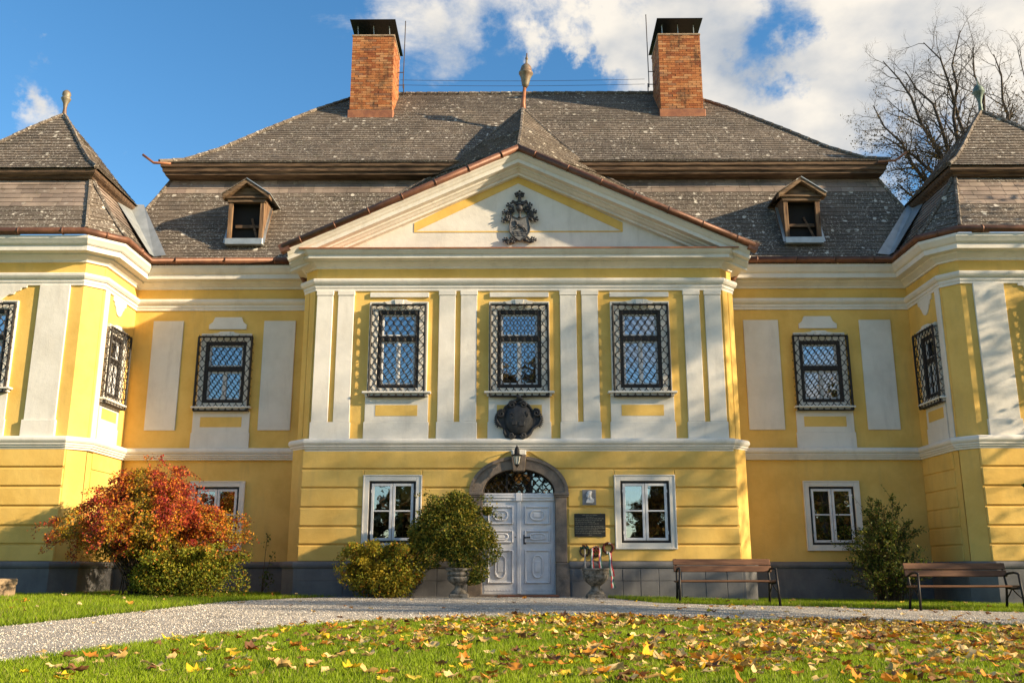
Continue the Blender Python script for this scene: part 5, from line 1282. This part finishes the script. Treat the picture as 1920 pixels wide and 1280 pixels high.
# ------------------------------------------------------------------ trees
def grow(st, tips, p, d, L, r, lvl, maxl, up=.12, nch=(6, 6, 5, 4), wander=.16, ang=(.5, .95), shrink=(.42, .68)):
    n = max(3, 6 - lvl); pts = [p]; dd = d.normalized(); rr = [r]
    for k in range(n):
        dd = (dd + Vector((RNG.gauss(0, wander), RNG.gauss(0, wander), RNG.gauss(0, wander) + up))).normalized(); p = p + dd * (L / n); pts.append(p); rr.append(r * (1 - .72 * (k + 1) / n))
    st.tube(pts, rr, (8, 6, 5, 4, 3, 3)[min(lvl, 5)], caps=False)
    if lvl >= maxl:
        tips.append((pts[-1], pts[-2])); return
    c = nch[min(lvl, len(nch) - 1)]
    for i in range(c):
        t = .28 + .72 * (i + RNG.random()) / c; x = min(t, .999) * n; j = int(x); q = pts[j].lerp(pts[j + 1], x - j); ax = (pts[j + 1] - pts[j]).normalized()
        s = ax.cross(Vector((RNG.gauss(0, 1), RNG.gauss(0, 1), RNG.gauss(0, 1)))).normalized(); a = RNG.uniform(*ang)
        grow(st, tips, q, ax * math.cos(a) + s * math.sin(a), L * RNG.uniform(*shrink) * (1.1 - .35 * t), max(.0035, rr[j] * .58), lvl + 1, maxl, up, nch, wander, ang, shrink)
def tree_leaves(tips, n, spread, size, cols, w, parent, sel=None, kind=None):
    T = [t for t in tips if sel is None or sel(t[0])]; L = []
    for _ in range(n):
        a, b_ = RNG.choice(T); q = a.lerp(b_, RNG.random()); L.append((q.x + RNG.gauss(0, spread), q.y + RNG.gauss(0, spread), q.z + RNG.gauss(0, spread)))
    leaf_quads('foliage', np.array(L), NR.uniform(*size, len(L)), pick(cols, len(L), w), parent, .7, droop=.3, kind=kind)
def bare_tree(base, fork, limbs, label, name='bare_tree', nch=(5, 6, 5, 4), maxl=3, r0=.28, leaves=900, sel=None, lr=.11):
    t = thing(name, label, 'tree', base); b = Vector(base); st = MB(); tips = []
    st.tube([Vector((0, 0, -.3)), (Vector(fork) - b) * .5, Vector(fork) - b], [r0 * 1.25, r0, r0 * .8], 10); st.build('trunk', M['bark'], t, smooth=True)
    st = MB()
    for (o, e) in limbs:
        o, e = Vector(o) - b, Vector(e) - b; d = e - o; L = d.length; n = 7; pts = [o]; perp = d.cross(Vector((0, 1, 0))).normalized(); rr = [lr]; bend = RNG.uniform(-.10, .10)
        for k in range(1, n + 1):
            f = k / n; pts.append(o + d * f + perp * (L * bend * math.sin(math.pi * f)) + Vector((RNG.gauss(0, .04), RNG.gauss(0, .3) * f, RNG.gauss(0, .04))) * L * .12); rr.append(lr * (1 - .86 * f))
        st.tube(pts, rr, 6, caps=False)
        for i in range(19):
            x = (.16 + .84 * (i + RNG.random()) / 19) * n; j = min(int(x), n - 1); q = pts[j].lerp(pts[j + 1], min(1, x - j)); ax = (pts[j + 1] - pts[j]).normalized()
            s = ax.cross(Vector((RNG.gauss(0, .5), RNG.gauss(0, 1), RNG.gauss(0, .5)))).normalized(); a = RNG.uniform(.45, .95)
            grow(st, tips, q, ax * math.cos(a) + s * math.sin(a), L * RNG.uniform(.15, .30) * (1.15 - .5 * x / n), max(.011, rr[j] * .42), 1, maxl, .03, nch, .2, (.5, 1.1))
    st.build('branches', M['twig'], t)
    if leaves: tree_leaves(tips, leaves, .10, (.022, .045), [(.10, .075, .025), (.16, .10, .03), (.06, .05, .02), (.22, .13, .02)], [2, 1.5, 2, .8], t, sel)
    return t
YT = 12.0
ap = lambda px, py, Y=YT: at(px, py, Y)
fk = ap(1842, 430); bx_ = (fk.x, YT, 0)
bare_tree(bx_, fk, [(fk, ap(1632, 205)), (ap(1815, 395), ap(1665, 105)), (fk, ap(1735, 75)), (fk, ap(1790, 70)), (ap(1850, 380), ap(1868, 100)), (ap(1835, 440), ap(1700, 300)), (ap(1850, 420), ap(1900, 190)), (fk, ap(1680, 345)), (ap(1830, 400), ap(1700, 130)), (fk, ap(1645, 260)), (fk, ap(1820, 90))],
          'almost bare tree with a few brown leaves behind the right wing roof', leaves=6500, nch=(5, 6, 5, 3), maxl=3, sel=lambda p: p.z < ap(1780, 215).z + RNG.gauss(0, 1.2), lr=.12)
fk = ap(2010, 420, 10.0)
bare_tree((fk.x, 10.0, 0), fk, [(fk, ap(1905, 90, 10)), (fk, ap(1895, 230, 10)), (fk, ap(1960, 40, 10)), (fk, ap(2080, 120, 10))], 'bare tree whose thin twigs reach in at the upper right edge', leaves=260, nch=(4, 4, 3), maxl=3, lr=.07)

def autumn_tree(loc, H_, crown_r, label, nleaf, cols, w, maxl=3, size=(.06, .11), trunk=.45, name='autumn_tree', low=None, nlim=10, spread=.22, limbs=None):
    t = thing(name, label, 'tree', loc); st = MB(); tips = []
    h0 = trunk * H_; st.tube([(0, 0, -.3), (.05, .03, h0 * .5), (0, .05, h0), (.05, 0, H_ * .8)], [.34, .26, .2, .05], 9); st.build('trunk', M['bark'], t, smooth=True)
    st = MB()
    for i in range(nlim):
        az = 2.4 * i + RNG.uniform(-.3, .3); z = h0 * .75 + (H_ * .72 - h0 * .75) * i / nlim; el = .25 + .8 * i / nlim
        grow(st, tips, Vector((0, .03, z)), Vector((math.cos(az), math.sin(az), el)), crown_r * RNG.uniform(.75, 1.0) * (1 - .45 * i / nlim), .09, 1, maxl, .05, (5, 5, 4, 4))
    for lb in (limbs or []):
        a, e = Vector(lb[0]) - Vector(loc), Vector(lb[1]) - Vector(loc); mid = a.lerp(e, .55) + Vector((0, 0, .9)); pts = [a, a.lerp(mid, .5) + Vector((0, 0, .2)), mid, mid.lerp(e, .5) + Vector((0, 0, .25)), e]
        st.tube(pts, [.07, .05, .03, .018, .006], 6, caps=False)
        tips.append((e, pts[3]))
        for q in (pts[3], e): grow(st, tips, q, Vector((RNG.gauss(0, .2), RNG.gauss(0, .2), -1)), .7, .008, 2, 3, -.1, (4, 4, 4, 3))
    st.build('branches', M['twig'], t)
    tree_leaves(tips, nleaf, spread, size, cols, w, t)
    return t, tips
GY = [(.42, .24, .03), (.30, .17, .03), (.16, .14, .025), (.09, .11, .02)]
autumn_tree((17.0, -5.6, gz(13)), 14.5, 5.6, 'tall half bare autumn maple standing in front of the right wing, just outside the view', 9500, GY, [1, 1, 1.5, 1.5], 3, (.05, .085), .30, nlim=18, spread=.42)
autumn_tree((13.2, -10.2, gz(13)), 8.2, 4.0, 'smaller half bare autumn maple beside the drive, just outside the view', 4000, GY, [1, 1, 1.5, 1.5], 3, (.05, .09), .34, nlim=12)
# drooping leafy branch tip at the right edge belongs to a second maple
BR = [(.07, .10, .015), (.05, .075, .012), (.14, .13, .02), (.25, .12, .02)]
e1, e2 = at(1978, 800, -9.0), at(1972, 740, -9.0)
autumn_tree((11.3, -10.2, gz(10)), 6.5, 2.4, 'leafy maple whose drooping branch tip hangs in at the right edge', 5000, BR, [2, 2, 1, .6], 3, (.025, .05), .45, name='maple_tree', nlim=8,
            limbs=[((11.3, -10.2, 3.4), (e1.x, e1.y, e1.z)), ((11.3, -10.2, 3.6), (e2.x + .05, e2.y, e2.z))])
AU = [(.36, .17, .035), (.25, .12, .03), (.42, .26, .04), (.16, .10, .03), (.12, .12, .03)]
t0_, _ = autumn_tree((.8, -47, 0), 17, 6.0, 'tall brown autumn tree across the lawn, mirrored in the middle windows', 16000, AU, [2, 2, 1, 1.5, 1], 3, (.16, .30), .30, nlim=14, spread=.45)
def copy_tree(src, loc, rot, sc, label):
    c = src.copy(); COL.objects.link(c); c.location = loc; c.rotation_euler = (0, 0, rot); c.scale = (sc,) * 3; c['label'] = label
    for ch in src.children:
        d = ch.copy(); COL.objects.link(d); d.parent = c
for k, (x, y, sc, rt_) in enumerate(((-15, -46, .55, 1.0), (-27, -44, .7, 2.2), (12, -50, .6, 3.0), (24, -46, .7, 4.1), (-8, -56, .5, 5.0))):
    copy_tree(t0_, (x, y, 0), rt_, sc, ('small brown autumn tree across the lawn towards the left', 'broad brown autumn tree far across the lawn on the left', 'small brown autumn tree across the lawn towards the right', 'broad brown autumn tree far across the lawn on the right', 'lowest brown autumn tree at the back of the park', 'brown autumn tree at the far right side of the park', 'brown autumn tree at the far left side of the park')[k])

# undergrowth at the far side of the park, seen only in the panes
n_ = 14000; hx = NR.uniform(-34, 34, n_); hz = NR.random(n_) ** 1.2 * (4.6 + 1.6 * np.sin(hx * .5) + 1.0 * np.sin(hx * 1.3 + 1)); hy = -52 + NR.normal(0, 1.2, n_)
tag(leaf_quads('park_undergrowth', np.stack([hx, hy, hz], 1), NR.uniform(.25, .5, n_), pick([(.06, .07, .02), (.09, .08, .025), (.16, .09, .03), (.04, .05, .015)], n_), None, .7, kind='stuff'), 'dense undergrowth at the far side of the park', 'undergrowth')

# ------------------------------------------------------------------ grass, gravel and fallen leaves
def in_view(x, y, m=1.1): return np.abs(x + .05) < (y + CAM_D) * .549 * m + .4
near_v, far_v, gz_v = np.vectorize(near_y), np.vectorize(far_y), np.vectorize(gz)
def blades(name, x, y, h, label=None):
    n = len(x); z = gz_v(x) - .006; az = NR.uniform(0, 6.28, n); w = NR.uniform(.0035, .0065, n) * (1 + h * 3); ln = NR.normal(0, .45, (n, 2)) * h[:, None]
    base = np.stack([x, y, z], 1); sd = np.stack([np.cos(az) * w, np.sin(az) * w, np.zeros(n)], 1)
    tip = base + np.stack([ln[:, 0], ln[:, 1], h], 1)
    V = np.stack([base - sd, base + sd, tip], 1).reshape(-1, 3)
    pat = .5 + .5 * np.sin(x * 1.7 + 1.2 * np.sin(y * 1.3)) * np.sin(y * 2.1 + x)
    c0 = np.array([(.21, .31, .016)]) * (1 - .35 * pat[:, None]) + np.array([(.30, .36, .025)]) * (.5 * pat[:, None])
    c0 = c0 * (1 + NR.normal(0, .22, (n, 1))); dry = NR.random(n) < .07; c0[dry] = (.34, .30, .10)
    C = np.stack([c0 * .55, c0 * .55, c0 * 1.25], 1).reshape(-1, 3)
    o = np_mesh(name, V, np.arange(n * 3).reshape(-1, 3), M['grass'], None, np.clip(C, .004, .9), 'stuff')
    return o
def lawn():
    n = 640000; y = -15.95 + 8.6 * NR.random(n) ** 1.25; x = NR.uniform(-9.5, 9.5, n)
    k = in_view(x, y, 1.14); x, y = x[k], y[k]; k = y < near_v(x) + NR.normal(0, .13, len(x)) + .1 * np.sin(x * 7) * np.sin(x * 2.1); x, y = x[k], y[k]
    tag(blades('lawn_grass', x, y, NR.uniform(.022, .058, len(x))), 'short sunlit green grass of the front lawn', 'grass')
    n = 150000; x = NR.uniform(-12.5, -1.7, n); y = NR.uniform(-12.5, 1.6, n); k = (y > far_v(x) + NR.normal(0, .05, n)) & in_view(x, y, 1.12) & ~((x < -9.6) & (y > -.7)) & ~((x > -5.2) & (y > -.22)); x, y = x[k], y[k]
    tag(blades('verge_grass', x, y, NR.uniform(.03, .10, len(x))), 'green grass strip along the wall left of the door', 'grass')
    n = 130000; x = NR.uniform(1.9, 12.5, n); y = NR.uniform(-6, 1.6, n); k = (y > far_v(x) + NR.normal(0, .05, n)) & in_view(x, y, 1.12) & ~((x > 9.75) & (y > -.7)) & ~((x < 5.2) & (y > -.22)); x, y = x[k], y[k]
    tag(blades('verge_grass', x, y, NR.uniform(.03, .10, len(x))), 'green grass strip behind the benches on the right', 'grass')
lawn()
def gravel():
    n = 110000; x = NR.uniform(-10, 11, n); y = NR.uniform(-15.8, -.2, n); k = in_view(x, y, 1.08) & (y > near_v(x) - .03 + NR.normal(0, .05, n)) & (y < far_v(x) + NR.normal(0, .05, n)); x, y = x[k], y[k]; n = len(x)
    r = NR.uniform(.0035, .0105, n) * np.where(NR.random(n) < .04, 1.7, 1); z = gz_v(x) + .008
    o6 = np.array([(1, 0, 0), (0, 1, 0), (-1, 0, 0), (0, -1, 0), (0, 0, .7), (0, 0, -.5)]); az = NR.uniform(0, 6.28, n); c, s = np.cos(az), np.sin(az)
    sx = NR.uniform(.7, 1.4, (n, 1)); P = o6[None] * r[:, None, None]; P = P * np.stack([sx[:, 0], 1 / sx[:, 0], np.ones(n)], 1)[:, None, :]
    Q = np.stack([P[..., 0] * c[:, None] - P[..., 1] * s[:, None] + x[:, None], P[..., 0] * s[:, None] + P[..., 1] * c[:, None] + y[:, None], P[..., 2] + z[:, None]], 2)
    F = np.array([(0, 1, 4), (1, 2, 4), (2, 3, 4), (3, 0, 4), (1, 0, 5), (2, 1, 5), (3, 2, 5), (0, 3, 5)]); f = (F[None] + 6 * np.arange(n)[:, None, None]).reshape(-1, 3)
    col = np.repeat(pick([(.72, .66, .57), (.60, .54, .46), (.45, .39, .32), (.32, .26, .19)], n, [3, 3, 1.5, .7], .12), 6, axis=0)
    tag(np_mesh('gravel', Q.reshape(-1, 3), f, M['gravelstone'], None, col, 'stuff'), 'loose pale gravel stones on the drive', 'gravel')
gravel()

def leaf_shape(seed):
    q = random.Random(seed); out_ = []
    lobes = [(-152, .66), (-125, .64), (-98, .86), (-72, .70), (-47, .94), (-22, .74), (0, 1.04), (22, .74), (47, .94), (72, .70), (98, .86), (125, .64), (152, .66), (180, .38)]
    for a, r in lobes:
        a = R(a + q.uniform(-9, 9)); r *= q.uniform(.72, 1.16); out_.append((r * math.cos(a), r * math.sin(a)))
    c1, c2, tw = q.uniform(.05, .42), q.uniform(-.3, .42), q.uniform(-.35, .35); ph = q.uniform(0, 6.28)
    def bend(x, y): return c1 * y * y + c2 * x * x * .8 + tw * x * y + .10 * math.sin(5 * x + ph) * y
    fold = q.uniform(-.1, .5)
    jz = lambda k: q.uniform(-k, k)
    V = [(0, 0, 0)] + [(x * .5, y * .5, bend(x * .5, y * .5) + fold * abs(y) * .5 + jz(.06)) for x, y in out_] + [(x * (1 - .15 * q.random()), y * (1 - .25 * q.random()), bend(x, y) + fold * abs(y) + jz(.16)) for x, y in out_]; n = len(out_)
    F = [(0, 1 + k, 1 + (k + 1) % n) for k in range(n)] + [(1 + k, 1 + n + k, 1 + n + (k + 1) % n, 1 + (k + 1) % n) for k in range(n)]
    return V, F
SH = [leaf_shape(s) for s in range(16)]
TONES = {'tan': [(0, (.54, .33, .11)), (.5, (.72, .48, .18)), (1, (.78, .57, .28))], 'yellow': [(0, (.68, .40, .03)), (.5, (.82, .53, .035)), (1, (.80, .58, .09))],
         'orange': [(0, (.42, .13, .025)), (.5, (.58, .22, .03)), (1, (.66, .30, .05))], 'brown': [(0, (.14, .06, .028)), (.5, (.22, .10, .045)), (1, (.32, .16, .07))]}
LM = {k: m_leaf(k + '_fallen_leaf', v) for k, v in TONES.items()}
def scatter():
    pts = []
    n = 26000
    for _ in range(n):
        y = -15.9 + 8.2 * RNG.random() ** .95; x = RNG.uniform(-8, 9.5)
        if abs(x) > (y + CAM_D) * .549 * 1.1 + .4 or y > near_y(x): continue
        d = .10 + .44 * sstep(-2.8, 2.0, x + .25 * (y + 15)) + .42 * sstep(1.0, 4.5, x)
        d *= .80 + .6 * math.sin(x * 1.9 + y * 1.1) * math.sin(y * 2.3 + .5) + .3 * math.sin(x * 4.7 - y * 3.1)
        if RNG.random() < d * .80: pts.append((x, y, gz(x) + RNG.uniform(.018, .05)))
    for _ in range(1500):
        x = RNG.uniform(-8, 9.5); y = RNG.uniform(-14.5, -.3)
        if abs(x) > (y + CAM_D) * .549 * 1.08 + .4 or y < near_y(x) or y > far_y(x): continue
        if RNG.random() < .07 + .50 * sstep(1, 6, x) + .30 * (1 if y < near_y(x) + .5 else 0): pts.append((x, y, gz(x) + RNG.uniform(.012, .02)))
    for _ in range(260):
        x = RNG.choice((RNG.uniform(-12, -2), RNG.uniform(2, 11))); y = RNG.uniform(-9, .5)
        if y < far_y(x) or abs(x) > (y + CAM_D) * .56 or (abs(x) < 5.2 and y > -.3) or (abs(x) > 9.5 and y > -.8): continue
        pts.append((x, y, gz(x) + RNG.uniform(.04, .09)))
    cx_ = lambda p: (p[0] ** 2 + (p[1] + CAM_D) ** 2) + (0 if in_view(np.array(p[0]), np.array(p[1]), .99) and p[1] > -15.75 else 1e4)
    pts.sort(key=cx_)
    meshes = {}
    def euler(): return (RNG.gauss(0, .15), RNG.gauss(0, .15), RNG.uniform(0, 6.28))
    names = list(TONES); wts = [4.4, 1.6, 1.9, 1.9]
    rest = {k: MB() for k in names}
    for i, p in enumerate(pts):
        k = RNG.choices(names, wts)[0]; sh = RNG.randrange(len(SH)); s = RNG.uniform(.032, .076) * (1.15 if RNG.random() < .2 else 1); e = euler()
        if i < 298:
            if (k, sh) not in meshes:
                me = bpy.data.meshes.new('fallen_leaf'); me.from_pydata(*[SH[sh][0], [], SH[sh][1]]); me.materials.append(LM[k]); me.polygons.foreach_set('use_smooth', [True] * len(me.polygons)); meshes[(k, sh)] = me
            o = bpy.data.objects.new('fallen_leaf', meshes[(k, sh)]); COL.objects.link(o); o.location = p; o.rotation_euler = e; o.scale = (s,) * 3
            tag(o, {'tan': 'dry tan maple leaf fallen on the near lawn', 'yellow': 'bright yellow maple leaf fallen on the near lawn', 'orange': 'orange maple leaf fallen on the near lawn', 'brown': 'dark brown shrivelled maple leaf fallen on the near lawn'}[k], 'leaf', f'{k} leaves fallen on the near lawn')
        else:
            mtx = Matrix.Translation(p) @ Matrix.Rotation(e[2], 4, 'Z') @ Matrix.Rotation(e[0], 4, 'X') @ Matrix.Rotation(e[1], 4, 'Y') @ Matrix.Scale(s, 4)
            rest[k].add([mtx @ Vector(v) for v in SH[sh][0]], SH[sh][1])
    big = MB(); off = 0
    for j, k in enumerate(names):
        o_ = len(big.v); big.v += rest[k].v; big.f += [tuple(a + o_ for a in f) for f in rest[k].f]; big.m += [j] * len(rest[k].f)
    o = big.build('fallen_leaves', [LM[k] for k in names], None, smooth=True, kind='stuff'); tag(o, 'scattered autumn leaves farther back on lawn and drive', 'leaves')
scatter()
